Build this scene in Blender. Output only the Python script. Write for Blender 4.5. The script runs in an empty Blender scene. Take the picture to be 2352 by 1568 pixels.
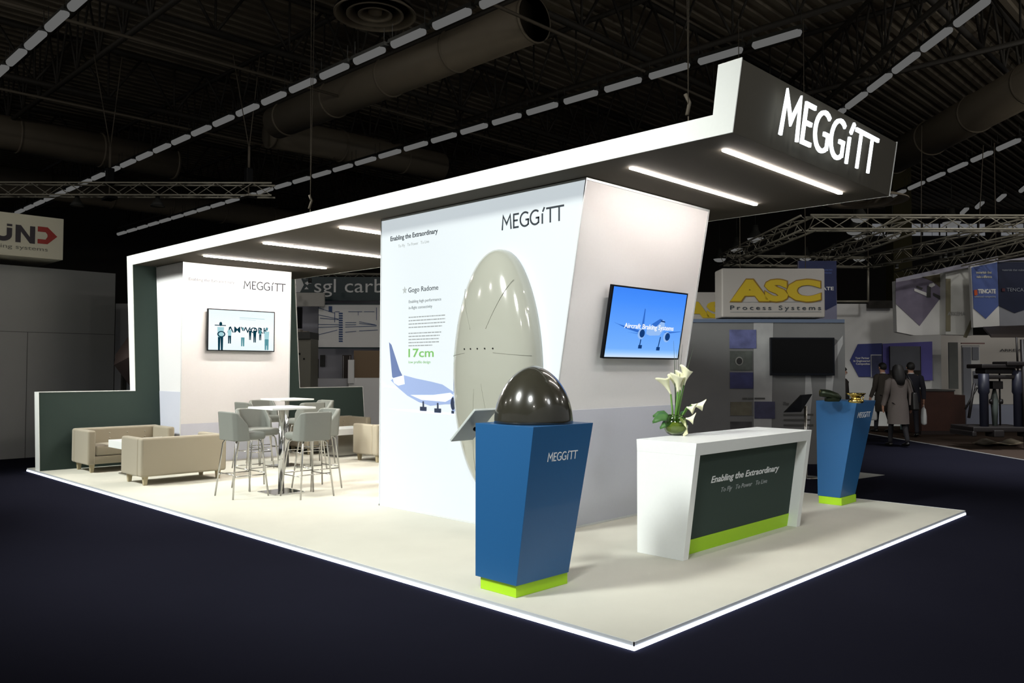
import bpy, bmesh, math, random
from mathutils import Vector, Matrix
random.seed(7)
sc = bpy.context.scene
COL = sc.collection
# ------------------------------------------------------------------ camera frame (world: X short side of stand, Y long side, z=0 carpet top)
def _calib():
    CX, CY = 1176.0, 784.0
    v1 = (-752.0, 841.0); v2 = (3026.0, 850.5)
    f = math.sqrt(-((v1[0]-CX)*(v2[0]-CX)+(v1[1]-CY)*(v2[1]-CY)))
    cam = lambda p: Vector((p[0]-CX, -(p[1]-CY), -f)).normalized()
    Y = cam(v1); X = cam(v2); X = (X - Y*X.dot(Y)).normalized(); Z = X.cross(Y)
    return f, X, Y, Z
F, RX, RY, RZ = _calib()
def ray(px, py):
    v = Vector((px-1176.0, -(py-784.0), -F))
    return Vector((RX.dot(v), RY.dot(v), RZ.dot(v)))
_d = ray(1461, 1474)
CAM = -_d*(1.6/-_d.z)
FWD = ray(1176, 784); FWD.z = 0; FWD.normalize()
RGT = Vector((FWD.y, -FWD.x, 0))
def at(px, py, D):
    d = ray(px, py); return CAM + d*(D/d.dot(FWD))
def atz(px, py, z):
    d = ray(px, py); return CAM + d*((z-CAM.z)/d.z)
cd = bpy.data.cameras.new('camera'); co = bpy.data.objects.new('camera', cd); COL.objects.link(co)
cd.sensor_width = 36; cd.lens = F/2352*36; cd.clip_end = 400; cd.clip_start = .05
co.matrix_world = Matrix(((RX.x, RX.y, RX.z, CAM.x), (RY.x, RY.y, RY.z, CAM.y), (RZ.x, RZ.y, RZ.z, CAM.z), (0, 0, 0, 1)))
sc.camera = co
GZ = -0.055   # hall floor level

# ------------------------------------------------------------------ materials
def lin(c):
    return tuple(((x/255)/12.92 if x/255 <= .04045 else ((x/255+.055)/1.055)**2.4) for x in c)
_M = {}
def mat(name, rgb, rough=.6, metal=0, noise=0, nscale=40, bump=0, bscale=200, coat=0, trans=0, ior=1.45, sheen=0, emit=None, es=0, spec=.5):
    if name in _M: return _M[name]
    m = bpy.data.materials.new(name); m.use_nodes = True; nt = m.node_tree; b = nt.nodes['Principled BSDF']
    c = (*lin(rgb), 1) if max(rgb) > 1.001 else (*rgb, 1)
    b.inputs['Base Color'].default_value = c; b.inputs['Roughness'].default_value = rough; b.inputs['Metallic'].default_value = metal
    b.inputs['Coat Weight'].default_value = coat; b.inputs['Transmission Weight'].default_value = trans; b.inputs['IOR'].default_value = ior
    b.inputs['Specular IOR Level'].default_value = spec
    if sheen: b.inputs['Sheen Weight'].default_value = sheen
    tc = nt.nodes.new('ShaderNodeTexCoord')
    n = nt.nodes.new('ShaderNodeTexNoise'); n.inputs['Scale'].default_value = nscale; n.inputs['Detail'].default_value = 4
    nt.links.new(tc.outputs['Object'], n.inputs['Vector'])
    mx = nt.nodes.new('ShaderNodeMix'); mx.data_type = 'RGBA'
    k = max(noise, .02)
    mx.inputs['A'].default_value = (*[x*(1-k) for x in c[:3]], 1); mx.inputs['B'].default_value = (*[min(1, x*(1+k)) for x in c[:3]], 1)
    nt.links.new(n.outputs['Fac'], mx.inputs['Factor']); nt.links.new(mx.outputs['Result'], b.inputs['Base Color'])
    if bump:
        n2 = nt.nodes.new('ShaderNodeTexNoise'); n2.inputs['Scale'].default_value = bscale; n2.inputs['Detail'].default_value = 3
        nt.links.new(tc.outputs['Object'], n2.inputs['Vector'])
        bp = nt.nodes.new('ShaderNodeBump'); bp.inputs['Strength'].default_value = bump; bp.inputs['Distance'].default_value = .004
        nt.links.new(n2.outputs['Fac'], bp.inputs['Height']); nt.links.new(bp.outputs['Normal'], b.inputs['Normal'])
    if emit:
        e = lin(emit) if max(emit) > 1.001 else emit
        b.inputs['Emission Color'].default_value = (*e, 1); b.inputs['Emission Strength'].default_value = es
    _M[name] = m; return m
def emi(name, rgb, s):
    if name in _M: return _M[name]
    m = bpy.data.materials.new(name); m.use_nodes = True; nt = m.node_tree; nt.nodes.clear()
    e = nt.nodes.new('ShaderNodeEmission'); o = nt.nodes.new('ShaderNodeOutputMaterial')
    e.inputs['Color'].default_value = (*(lin(rgb) if max(rgb) > 1.001 else rgb), 1); e.inputs['Strength'].default_value = s
    nt.links.new(e.outputs[0], o.inputs[0]); _M[name] = m; return m

carpet_m = mat('beige_carpet', (206, 203, 190), .95, noise=.06, nscale=2.2, bump=.35, bscale=260, spec=.1)
navy_m = mat('navy_carpet', (27, 27, 36), .95, noise=.15, nscale=.6, bump=.2, bscale=180, spec=0)
brownfloor_m = mat('brown_carpet', (64, 54, 48), .95, noise=.1, spec=0)
white_m = mat('white_laminate', (236, 238, 236), .35, coat=.1)
fascia_m = mat('white_fascia', (240, 241, 236), .6)
dark_m = mat('dark_green_grey_panel', (58, 71, 66), .85, noise=.08, nscale=150, bump=.1, spec=.2)
soffit_m = mat('dark_soffit', (70, 66, 58), .85, noise=.05, spec=.2)
LBS = .66
lightbox_m = mat('backlit_fabric', (140, 142, 142), .6, emit=(235, 246, 252), es=LBS)
tower_m = mat('white_tower_fabric', (232, 230, 230), .65)
band_m = mat('lilac_print', (205, 207, 219), .65)
edge_m = mat('aluminium_edge', (225, 228, 230), .4, metal=.3)
blue_m = mat('blue_laminate', (32, 88, 138), .45, noise=.05, nscale=120, coat=.12)
green_m = mat('lime_green', (166, 214, 30), .5)
black_m = mat('black_plastic', (9, 9, 10), .5, spec=.15)
bezel_m = mat('black_bezel', (9, 12, 18), .4, spec=.25)
chrome_m = mat('chrome', (215, 215, 215), .12, metal=1)
steel_m = mat('brushed_steel', (190, 188, 184), .25, metal=1)
sofa_m = mat('beige_upholstery', (156, 147, 128), .9, noise=.08, nscale=300, bump=.3, bscale=500, sheen=.2)
sofaleg_m = mat('pale_wood_leg', (170, 158, 128), .6, noise=.1)
stool_m = mat('grey_leather', (116, 118, 112), .5, noise=.03, bump=.1)
carbon_m = mat('dark_glossy_composite', (50, 48, 40), .2, noise=.35, nscale=5, coat=.6)
radome_m = mat('glossy_offwhite_shell', (170, 170, 158), .13, noise=.02, nscale=3, coat=.6)
seam_m = mat('shell_seam', (152, 152, 140), .4)
led_m = emi('led_bar', (255, 246, 238), 56)
led2_m = emi('led_bar_rear', (255, 246, 236), 190)
strip_m = emi('led_strip', (225, 235, 255), 5.0)
sign_m = emi('lit_letters', (240, 250, 255), 2.6)
lamp_m = emi('fluorescent_diffuser', (95, 95, 94), 1.0)
lamphouse_m = mat('lamp_housing', (40, 40, 36), .6)
beam_m = mat('dark_steel', (46, 42, 36), .7)
chordl_m = mat('grey_steel', (84, 76, 64), .7)
duct_m = mat('galvanised_duct', (118, 108, 92), .6, noise=.1, nscale=3)
truss_m = mat('aluminium_truss', (154, 149, 134), .4, metal=.2)
rib_m = mat('roof_deck', (128, 118, 102), .7)
print_dark = mat('print_dark', (38, 46, 54), .6)
print_grey = mat('print_grey', (120, 126, 130), .6)
print_light = mat('print_light_grey', (176, 180, 182), .6)
print_green = mat('print_green', (120, 180, 100), .6)
vinyl_w = mat('white_vinyl', (235, 236, 238), .5)
vinyl_g = mat('grey_vinyl', (150, 156, 158), .5)

# ------------------------------------------------------------------ mesh builder
class MB:
    def __init__(s): s.v = []; s.f = []; s.mi = []; s.m = 0; s.sm = []
    def add(s, vs, fs, smooth=False):
        o = len(s.v); s.v += [tuple(v) for v in vs]; s.f += [tuple(i+o for i in f) for f in fs]
        s.mi += [s.m]*len(fs); s.sm += [smooth]*len(fs); return s
    def box(s, x0, x1, y0, y1, z0, z1):
        return s.hexa([(x0,y0,z0),(x1,y0,z0),(x1,y1,z0),(x0,y1,z0),(x0,y0,z1),(x1,y0,z1),(x1,y1,z1),(x0,y1,z1)])
    def hexa(s, v):
        return s.add(v, [(3,2,1,0),(4,5,6,7),(0,1,5,4),(1,2,6,5),(2,3,7,6),(3,0,4,7)])
    def prism(s, poly, off):   # poly: 3D pts, off: Vector
        n = len(poly); off = Vector(off); a = [Vector(p) for p in poly]
        return s.add(a+[p+off for p in a], [tuple(range(n))[::-1], tuple(range(n, 2*n))]+[(i, (i+1) % n, (i+1) % n+n, i+n) for i in range(n)])
    def tube(s, pts, r, n=10, r2=None, caps=True):
        pts = [Vector(p) for p in pts]; rs = r if isinstance(r, (list, tuple)) else [r]*len(pts)
        vs = []; up = None
        for i, p in enumerate(pts):
            t = (pts[min(i+1, len(pts)-1)]-pts[max(i-1, 0)])
            if t.length < 1e-9: t = Vector((0, 0, 1))
            t.normalize()
            if up is None or abs(up.dot(t)) > .98: up = Vector((0, 0, 1)) if abs(t.z) < .9 else Vector((1, 0, 0))
            a = t.cross(up).normalized(); b = a.cross(t).normalized(); up = b
            for k in range(n):
                an = 2*math.pi*k/n; vs.append(p+(a*math.cos(an)+b*math.sin(an))*rs[i])
        fs = []
        for i in range(len(pts)-1):
            for k in range(n):
                fs.append((i*n+k, i*n+(k+1) % n, (i+1)*n+(k+1) % n, (i+1)*n+k))
        if caps: fs += [tuple(range(n)), tuple(range((len(pts)-1)*n, len(pts)*n))[::-1]]
        return s.add(vs, fs, True)
    def lathe(s, prof, c=(0, 0, 0), n=32, ax='z'):
        vs = []; fs = []
        for r, h in prof:
            for k in range(n):
                a = 2*math.pi*k/n
                p = (r*math.cos(a), r*math.sin(a), h) if ax == 'z' else ((h, r*math.cos(a), r*math.sin(a)) if ax == 'x' else (r*math.cos(a), h, r*math.sin(a)))
                vs.append((p[0]+c[0], p[1]+c[1], p[2]+c[2]))
        for i in range(len(prof)-1):
            for k in range(n): fs.append((i*n+k, i*n+(k+1) % n, (i+1)*n+(k+1) % n, (i+1)*n+k))
        return s.add(vs, fs, True)
    def build(s, name, mats, parent=None, loc=None, bevel=0, seg=2, sub=0, smooth=False, fixn=True):
        me = bpy.data.meshes.new(name); me.from_pydata(s.v, [], s.f)
        if not isinstance(mats, (list, tuple)): mats = [mats]
        for m in mats: me.materials.append(m)
        for p, mi, sm in zip(me.polygons, s.mi, s.sm): p.material_index = mi; p.use_smooth = sm or smooth or bool(sub)
        if fixn:
            bm = bmesh.new(); bm.from_mesh(me); bmesh.ops.remove_doubles(bm, verts=bm.verts, dist=1e-6) if smooth else None
            bmesh.ops.recalc_face_normals(bm, faces=bm.faces); bm.to_mesh(me); bm.free()
        o = bpy.data.objects.new(name, me); COL.objects.link(o)
        if parent: o.parent = parent
        if loc: o.location = loc
        if bevel:
            b = o.modifiers.new('b', 'BEVEL'); b.width = bevel; b.segments = seg; b.limit_method = 'ANGLE'
            for p in me.polygons: p.use_smooth = True
            w = o.modifiers.new('w', 'WEIGHTED_NORMAL')
        if sub: s_ = o.modifiers.new('s', 'SUBSURF'); s_.levels = sub; s_.render_levels = sub
        return o
def tag(o, label=None, cat=None, group=None, kind=None):
    if label: o['label'] = label
    if cat: o['category'] = cat
    if group: o['group'] = group
    if kind: o['kind'] = kind
    return o
def empty(name, loc=(0, 0, 0), rz=0, label=None, cat=None, group=None):
    o = bpy.data.objects.new(name, None); COL.objects.link(o); o.location = loc; o.rotation_euler = (0, 0, rz); o.empty_display_size = .1
    return tag(o, label, cat, group)
KIDS = {}
def kids(o): return [c for c in o.children]
def copy_tree(o, parent=None):
    c = o.copy(); COL.objects.link(c); c.parent = parent
    if parent: c.matrix_parent_inverse = o.matrix_parent_inverse.copy()
    for ch in list(o.children): copy_tree(ch, c)
    return c

# ------------------------------------------------------------------ lettering
_T = {}
def text2d(s, shear=0, bold=0, space=1.0):
    k = (s, shear, bold, space)
    if k in _T: return _T[k]
    cu = bpy.data.curves.new('t', 'FONT'); cu.body = s; cu.size = 1; cu.shear = shear; cu.offset = bold; cu.space_character = space
    cu.resolution_u = 3
    o = bpy.data.objects.new('t', cu); COL.objects.link(o)
    dg = bpy.context.evaluated_depsgraph_get(); dg.update()
    me = bpy.data.meshes.new_from_object(o.evaluated_get(dg))
    vs = [(v.co.x, v.co.y) for v in me.vertices]; fs = [tuple(p.vertices) for p in me.polygons]
    bpy.data.objects.remove(o); bpy.data.curves.remove(cu); bpy.data.meshes.remove(me)
    _T[k] = (vs, fs); return _T[k]
def put_text(mb, s, o, u, v, n, width, height, d=.002, shear=0, bold=0, space=1.0, cap=.73):
    """o = baseline start; width = total metres; height = cap height; extruded outward by d"""
    vs, fs = text2d(s, shear, bold, space)
    if not vs: return
    x0 = min(a for a, b in vs); x1 = max(a for a, b in vs)
    sx = width/(x1-x0); sy = height/cap
    o, u, v, n = map(Vector, (o, u, v, n))
    P = [o+u*((a-x0)*sx)+v*(b*sy)+n*d for a, b in vs]
    mb.add(P, fs)
    # side walls along boundary edges
    cnt = {}
    for f in fs:
        for i in range(len(f)):
            e = (f[i], f[(i+1) % len(f)]); k = tuple(sorted(e)); cnt.setdefault(k, []).append(e)
    side = []; vv = []
    for k, es in cnt.items():
        if len(es) == 1:
            a, b = es[0]; i = len(vv); vv += [P[a], P[b], P[b]-n*d*.9, P[a]-n*d*.9]; side.append((i, i+1, i+2, i+3))
    mb.add(vv, side)
def ribbon(pts, w, closed=False):
    pts = [Vector((p[0], p[1])) for p in pts]; L = []; R_ = []
    for i, p in enumerate(pts):
        a = pts[i-1] if i > 0 else None; b = pts[i+1] if i < len(pts)-1 else None
        d1 = (p-a).normalized() if a else None; d2 = (b-p).normalized() if b else None
        if d1 is None: d1 = d2
        if d2 is None: d2 = d1
        n1 = Vector((-d1.y, d1.x)); n2 = Vector((-d2.y, d2.x)); m = (n1+n2)
        m = m.normalized() if m.length > .2 else n1
        k = min(1/max(m.dot(n1), .3), 2.2)
        L.append(p+m*w/2*k); R_.append(p-m*w/2*k)
    return L, R_
def logo_strokes():
    S = [[(0.0, 0), (.08, .95), (.40, .38), (.72, .95), (.80, 0)]]
    S.append([(1.50, .94), (1.04, .94), (1.04, .06), (1.48, .06)]); S.append([(1.04, .52), (1.40, .52)])
    for cx in (1.94, 2.82):
        S.append([(cx+.10+.42*math.cos(math.radians(50+(312-50)*i/16)), .5+.46*math.sin(math.radians(50+(312-50)*i/16))) for i in range(17)])
        S.append([(cx+.38, .10), (cx+.38, .50)]); S.append([(cx+.44, .46), (cx+.14, .46)])
    S.append([(3.52, 0), (3.52, .68)]); S.append([(3.55, .78), (3.70, 1.06)])
    S.append([(3.84, .95), (5.30, .95)]); S.append([(4.18, .9), (4.18, 0)]); S.append([(4.90, .9), (4.90, 0)])
    return S
def put_logo(mb, o, u, v, n, width, height, d=.004, w=.115):
    o, u, v, n = map(Vector, (o, u, v, n)); sx = width/5.3; sy = height
    for st in logo_strokes():
        L, R_ = ribbon(st, w)
        top = [o+u*(p.x*sx)+v*(p.y*sy)+n*d for p in L+R_]; k = len(L)
        bot = [p-n*d*.9 for p in top]; vs = top+bot; fs = []
        for i in range(k-1):
            fs.append((i, i+1, k+i+1, k+i)); fs.append((2*k+i, 2*k+i+1, i+1, i)); fs.append((k+i, k+i+1, 3*k+i+1, 3*k+i))
        fs.append((0, k, 3*k, 2*k)); fs.append((k-1, 2*k-1, 4*k-1, 3*k-1))
        mb.add(vs, fs)
def poly(mb, pts, o, u, v, n, d=.001):
    o, u, v, n = map(Vector, (o, u, v, n))
    P = [o+u*a+v*b+n*d for a, b in pts]; mb.prism(P, -n*d*.8)
X, Y, Z = Vector((1, 0, 0)), Vector((0, 1, 0)), Vector((0, 0, 1))

# ================================================================== STAND
PX0, PX1, PY1 = -0.02, 6.315, 11.765
pl = empty('exhibition_platform', (0, 0, 0), 0, 'low beige carpeted exhibition platform with a glowing white light strip along its edge', 'platform')
MB().box(PX0+.02, PX1-.02, .02, PY1-.02, GZ+.002, -.012).build('plinth', black_m, pl)
MB().box(PX0+.006, PX1-.006, .006, PY1-.006, -.012, 0).build('carpet', carpet_m, pl)
m = MB()
for (a, b, c, d) in ((PX0, PX1, 0, .006), (PX0, PX1, PY1-.006, PY1), (PX0, PX0+.006, 0, PY1), (PX1-.006, PX1, 0, PY1)):
    m.box(a, b, c, d, -.022, .003)
m.build('edge_trim', edge_m, pl)
m = MB()
for (a, b, c, d) in ((PX0, PX1, -.004, .02), (PX0, PX1, PY1-.02, PY1), (PX0-.004, PX0+.02, 0, PY1), (PX1-.02, PX1, 0, PY1)):
    m.box(a, b, c, d, -.046, -.0225)
m.build('light_strip', strip_m, pl)

# ---- canopy with end wall
cn = empty('exhibition_canopy', (1.457, 11.3, 0), 0, 'dark grey canopy with white edges hanging over the stand, ending in a low-winged back wall', 'canopy')
cn.location = (0, 0, 0)
YI = lambda z: 11.2+.108*z
SX0, SX1 = 1.457, 4.597
m = MB(); m.prism([(SX0+.01, .178, 3.355), (SX0+.01, .098, 3.885), (SX0+.01, .285, 3.88), (SX0+.01, .335, 3.51), (SX0+.01, 11.6, 3.51), (SX0+.01, 11.6, 3.355)], (SX1-SX0-.02, 0, 0))
m.build('roof_slab', soffit_m, cn)
m = MB(); m.prism([(0.006, YI(0), 0.001), (0.006, YI(1.205), 1.205), (0.006, YI(1.205)+.19, 1.205), (0.006, YI(0)+.19, 0.001)], (6.08-.012, 0, 0))
m.build('low_wing_panel', dark_m, cn)
m = MB(); m.prism([(SX0+.01, YI(1.205), 1.205), (SX0+.01, YI(3.355), 3.355), (SX0+.01, YI(3.355)+.19, 3.50), (SX0+.01, YI(1.205)+.19, 1.205)], (SX1-SX0-.02, 0, 0))
m.build('back_panel', dark_m, cn)
prof = [(.172, 3.352), (.09, 3.892), (.287, 3.887), (.335, 3.516), (11.785, 3.52), (YI(1.21)+.2, 1.205), (YI(1.21)-.008, 1.205), (YI(3.35)-.03, 3.352)]
for x in (SX0, SX1-.01):
    m = MB(); m.prism([(x, a, b) for a, b in prof], (.01, 0, 0)); m.build('edge_fascia', fascia_m, cn)
for x, xa, xb in ((-.003, 0, SX0), (6.074, SX1, 6.08)):
    m = MB(); m.prism([(x, YI(0)-.004, 0.001), (x, YI(1.215)-.004, 1.215), (x, YI(1.215)+.194, 1.215), (x, YI(0)+.194, 0.001)], (.009, 0, 0))
    m.build('wing_end_edge', fascia_m, cn)
    MB().box(xa, xb, YI(1.2)-.004, YI(1.2)+.194, 1.206, 1.2145).build('wing_top_edge', fascia_m, cn)

nu = Vector((0, -.08, .53)).normalized(); nn = Vector((0, -.53, -.08)).normalized()
m = MB(); put_logo(m, (2.045, .178-.0151*5.3, 3.355+.084), (1, 0, 0), nu, nn, 1.90, .345, d=.02, w=.104)
m.build('lit_lettering', sign_m, cn)
BARS = [(1.84, 4.09, .463), (1.80, 4.03, 1.345), (1.785, 4.02, 5.77), (1.762, 3.97, 7.63), (1.778, 3.99, 9.51)]
for (a, b, y) in BARS:
    lb = MB().box(a, b, y-.02, y+.02, 3.337, 3.3545).build('light_bar', led_m if y < 3 else led2_m, cn, bevel=.004)
    tag(lb, 'glowing white light bar in the canopy soffit')
for (x, y) in ((2.3, 1.08), (2.3, 7.3)):
    m = MB(); m.tube([(x, y, 3.51), (x, y, 3.95)], .006, 6); m.tube([(x, y, 3.95), (x-.03, y+.03, 11.0)], .004, 6); m.tube([(x, y, 3.98), (x+.05, y-.05, 11.0)], .004, 6)
    m.tube([(x-.02, y, 3.86), (x+.02, y, 3.98), (x, y+.03, 4.06)], .018, 6)
    m.build('suspension_cable', chordl_m, cn)

# ---- front tower
tw = empty('display_tower', (0, 0, 0), 0, 'large white flared display tower with a backlit printed side, under the canopy front', 'display tower')
YF = lambda z: 2.455-.1806*z
TH = 3.348
m = MB(); m.prism([(1.832, YF(0)+.01, .001), (1.832, YF(TH)+.01, TH), (1.832, 4.965, TH), (1.832, 4.965, .001)], (2.11, 0, 0))
m.build('tower_body', tower_m, tw)
m = MB(); m.prism([(1.818, YF(.02)+.012, .02), (1.818, YF(TH-.02)+.012, TH-.02), (1.818, 4.955, TH-.02), (1.818, 4.955, .02)], (.013, 0, 0))
tag(m.build('lightbox_face', lightbox_m, tw), 'glowing white printed fabric face')
m = MB()
for z0, z1 in ((.001, .022), (TH-.02, TH)):
    m.hexa([(1.815, YF(z0), z0), (3.946, YF(z0), z0), (3.946, YF(z0)+.012, z0), (1.815, YF(z0)+.012, z0), (1.815, YF(z1), z1), (3.946, YF(z1), z1), (3.946, YF(z1)+.012, z1), (1.815, YF(z1)+.012, z1)])
    m.box(1.812, 1.832, YF(z0)+.012, 4.97, z0, z1)
m.box(1.812, 1.834, 4.955, 4.972, .001, TH)
for x in (1.812, 3.936): m.hexa([(x, YF(0), .001), (x+.012, YF(0), .001), (x+.012, YF(0)+.012, .001), (x, YF(0)+.012, .001), (x, YF(TH), TH), (x+.012, YF(TH), TH), (x+.012, YF(TH)+.012, TH), (x, YF(TH)+.012, TH)])
m.build('aluminium_edge', edge_m, tw)
m = MB(); m.hexa([(1.826, YF(.022)+.004, .022), (3.935, YF(.022)+.004, .022), (3.935, YF(.022)+.011, .022), (1.826, YF(.022)+.011, .022), (1.826, YF(1.2)+.004, 1.2), (3.935, YF(1.2)+.004, 1.2), (3.935, YF(1.2)+.011, 1.2), (1.826, YF(1.2)+.011, 1.2)])
m.build('printed_base_band', band_m, tw)
WU, WV, WN = Vector((0, -1, 0)), Vector((0, 0, 1)), Vector((-1, 0, 0))
XO = 1.8175
def wtext(name, s, y0, z0, w, h, mt, **k):
    m = MB(); put_text(m, s, (XO, y0, z0), WU, WV, WN, w, h, d=.0015, **k); return m.build(name, mt, tw, fixn=False)
m = MB(); put_logo(m, (XO, 2.945, 2.988), WU, WV, WN, .82, .148, d=.0015, w=.125); m.build('printed_logo', print_dark, tw)
wtext('printed_slogan', 'Enabling the Extraordinary', 4.788, 3.075, .845, .056, print_dark, bold=.015)
wtext('printed_subline', 'To Fly   To Power   To Live', 4.64, 2.985, .55, .034, print_light)
wtext('printed_heading', 'Gogo Radome', 4.45, 2.455, .52, .058, print_dark)
m = MB(); st = []
for k in range(10):
    r = .045 if k % 2 == 0 else .02; a = math.pi/2+k*math.pi/5; st.append((r*math.cos(a), r*math.sin(a)))
poly(m, st, (XO, 4.515, 2.485), WU, WV, WN, .0015); m.build('printed_star', print_light, tw)
m = MB(); put_text(m, 'Enabling high performance', (XO, 4.44, 2.335), WU, WV, WN, .56, .034, .0015); put_text(m, 'in-flight connectivity', (XO, 4.44, 2.265), WU, WV, WN, .41, .034, .0015)
m.build('printed_text', print_grey, tw, fixn=False)
m = MB()
for z, ws in ((2.165, 1), (2.127, 1), (2.089, 1), (2.051, .92), (1.985, .9), (1.95, .86), (1.915, .84), (1.88, .84), (1.845, .66)):
    y = 4.44; end = 4.44-.62*ws
    while y > end:
        w = random.uniform(.02, .07); w = min(w, y-end+.005)
        m.box(XO-.0015, XO-.0002, y-w, y, z+.002, z+.013); y -= w+.009
m.build('printed_paragraph', mat('print_mid_grey', (146, 150, 152), .6), tw)
wtext('printed_figure', '17cm', 4.44, 1.725, .44, .098, print_green, bold=.012)
wtext('printed_caption', 'low profile design', 4.435, 1.655, .38, .030, print_green)
# printed airplane
pl_a = mat('plane_print', (136, 152, 190), .6, emit=(150, 170, 215), es=.26)
pl_b = mat('plane_print_dark', (92, 108, 150), .6, emit=(100, 120, 170), es=.14)
pl_c = mat('plane_print_light', (205, 212, 232), .6, emit=(205, 215, 240), es=.45)
pl_k = mat('plane_print_black', (40, 50, 75), .6)
def wp(m, pts, d): poly(m, [(-y, z) for y, z in pts], (XO, 0, 0), WU, WV, WN, d)
m = MB(); wp(m, [(4.80, 1.90), (4.755, 1.87), (4.60, 1.58), (4.535, 1.50), (4.70, 1.475), (4.735, 1.50)], .0022); m.build('printed_tail_fin', pl_b, tw)
m = MB(); wp(m, [(4.76, 1.46), (4.70, 1.485), (4.52, 1.52), (4.30, 1.485), (4.05, 1.455), (3.85, 1.425), (3.72, 1.37), (3.62, 1.33), (3.60, 1.27), (3.66, 1.22), (3.80, 1.215), (4.05, 1.19), (4.25, 1.225), (4.45, 1.29), (4.62, 1.375)], .0028); m.build('printed_fuselage', pl_a, tw)
m = MB(); wp(m, [(4.72, 1.485), (4.52, 1.52), (4.50, 1.42), (4.62, 1.40), (4.70, 1.43)], .0034)
wp(m, [(4.95, 1.455), (4.93, 1.455), (4.86, 1.40), (4.66, 1.385), (4.60, 1.36), (4.86, 1.375), (4.91, 1.36)], .0034)
wp(m, [(4.40, 1.30), (4.20, 1.25), (4.0, 1.245), (3.80, 1.24), (3.64, 1.30), (3.72, 1.34), (4.0, 1.31)], .0034); m.build('printed_wing', pl_c, tw)
m = MB()
for (cy_, cz_, r1, r2) in ((3.66, 1.225, .055, .085),): wp(m, [(cy_+r1*math.cos(a*math.pi/12), cz_+r2*math.sin(a*math.pi/12)) for a in range(24)], .004)
m.build('printed_engine_rim', pl_a, tw)
m = MB()
wp(m, [(3.675+.038*math.cos(a*math.pi/12), 1.225+.068*math.sin(a*math.pi/12)) for a in range(24)], .0046)
for (a, b) in ((4.17, 1.145), (3.925, 1.135)):
    wp(m, [(a+.055, b-.015), (a+.055, b+.03), (a-.055, b+.03), (a-.055, b-.015)], .0046); wp(m, [(a+.012, b), (a+.012, b+.09), (a-.012, b+.09), (a-.012, b)], .004)
wp(m, [(3.70, 1.12), (3.70, 1.15), (3.66, 1.15), (3.66, 1.12)], .0046)
m.build('printed_landing_gear', pl_k, tw)
m = MB(); wp(m, [(4.8, 1.125), (4.4, 1.14), (3.6, 1.125), (3.6, 1.105), (4.1, 1.10), (4.5, 1.11)], .0018)
m.build('printed_ground', pl_c, tw)

# ---- radome hung on the tower
rd = empty('radome_shell', (0, 0, 0), 0, 'tall glossy off-white egg-shaped shell mounted on the glowing tower face', 'radome')
RCY, RCZ, RA, RB, RH = 2.915, 1.55, .565, 1.235, .30
RXW = 1.75
def rpt(a, t):      # a angle, t 0 rim..1 apex
    c = math.cos(t*math.pi/2)**.9; s = math.sin(t*math.pi/2)
    yy = RA*math.cos(a); zz = RB*math.sin(a)
    if math.sin(a) > 0: yy *= (1-.04*math.sin(a))
    return Vector((RXW-RH*s**.8, RCY+yy*c, RCZ+zz*c))
m = MB(); N = 96; T = 22; vs = [rpt(2*math.pi*k/N, i/T) for i in range(T) for k in range(N)]+[Vector((RXW-RH, RCY, RCZ))]
fs = [(i*N+k, i*N+(k+1) % N, (i+1)*N+(k+1) % N, (i+1)*N+k) for i in range(T-1) for k in range(N)]+[((T-1)*N+k, (T-1)*N+(k+1) % N, T*N) for k in range(N)]
m.add(vs, fs, True)
m.add([rpt(2*math.pi*k/N, 0) for k in range(N)]+[rpt(2*math.pi*k/N, 0)+Vector((.03, 0, 0)) for k in range(N)]+[Vector((RXW+.03, RCY+(RA-.04)*math.cos(2*math.pi*k/N), RCZ+(RB-.04)*math.sin(2*math.pi*k/N))) for k in range(N)],
      [(k, (k+1) % N, N+(k+1) % N, N+k) for k in range(N)]+[(N+k, N+(k+1) % N, 2*N+(k+1) % N, 2*N+k) for k in range(N)], True)
m.build('shell', radome_m, rd, fixn=False)
m = MB(); m.add([Vector((RXW+.032+dx, RCY+RA*q*math.cos(2*math.pi*k/64), RCZ+RB*q*math.sin(2*math.pi*k/64))) for (q, dx) in ((.93, 0), (.93, .02)) for k in range(64)],
      [(k, (k+1) % 64, 64+(k+1) % 64, 64+k) for k in range(64)]); tag(m.build('halo_light', emi('halo_white', (245, 250, 255), 7), rd, fixn=False), 'white halo light behind the shell')
def rsurf(y, z, e=.003):
    q = math.hypot((y-RCY)/RA, (z-RCZ)/RB); q = min(q, .995); c = q**(1/.9); s = math.sin(math.acos(c))
    return Vector((RXW-RH*s**.8-e, y, z))
def seam(m, a, b, r=.0022, n=14): m.tube([rsurf(a[0]+(b[0]-a[0])*i/n, a[1]+(b[1]-a[1])*i/n, .001) for i in range(n+1)], r, 5)
m = MB(); seam(m, (RCY+.54, 1.72), (RCY+.20, 1.75)); seam(m, (RCY-.20, 1.75), (RCY-.54, 1.72))
seam(m, (RCY+.33, 2.40), (RCY+.12, 1.98)); seam(m, (RCY-.33, 2.45), (RCY-.10, 1.98)); seam(m, (RCY+.05, 1.4), (RCY+.12, .6)); seam(m, (RCY-.05, 1.45), (RCY-.2, .8))
m.build('seam_line', seam_m, rd)
m = MB()
for k in range(5):
    p = rsurf(RCY+.2-.1*k, 1.79); m.lathe([(0, -.004), (.007, -.004), (.007, .002), (0, .002)], p, 8, 'x')
m.build('screw_head', black_m, rd)

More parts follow.
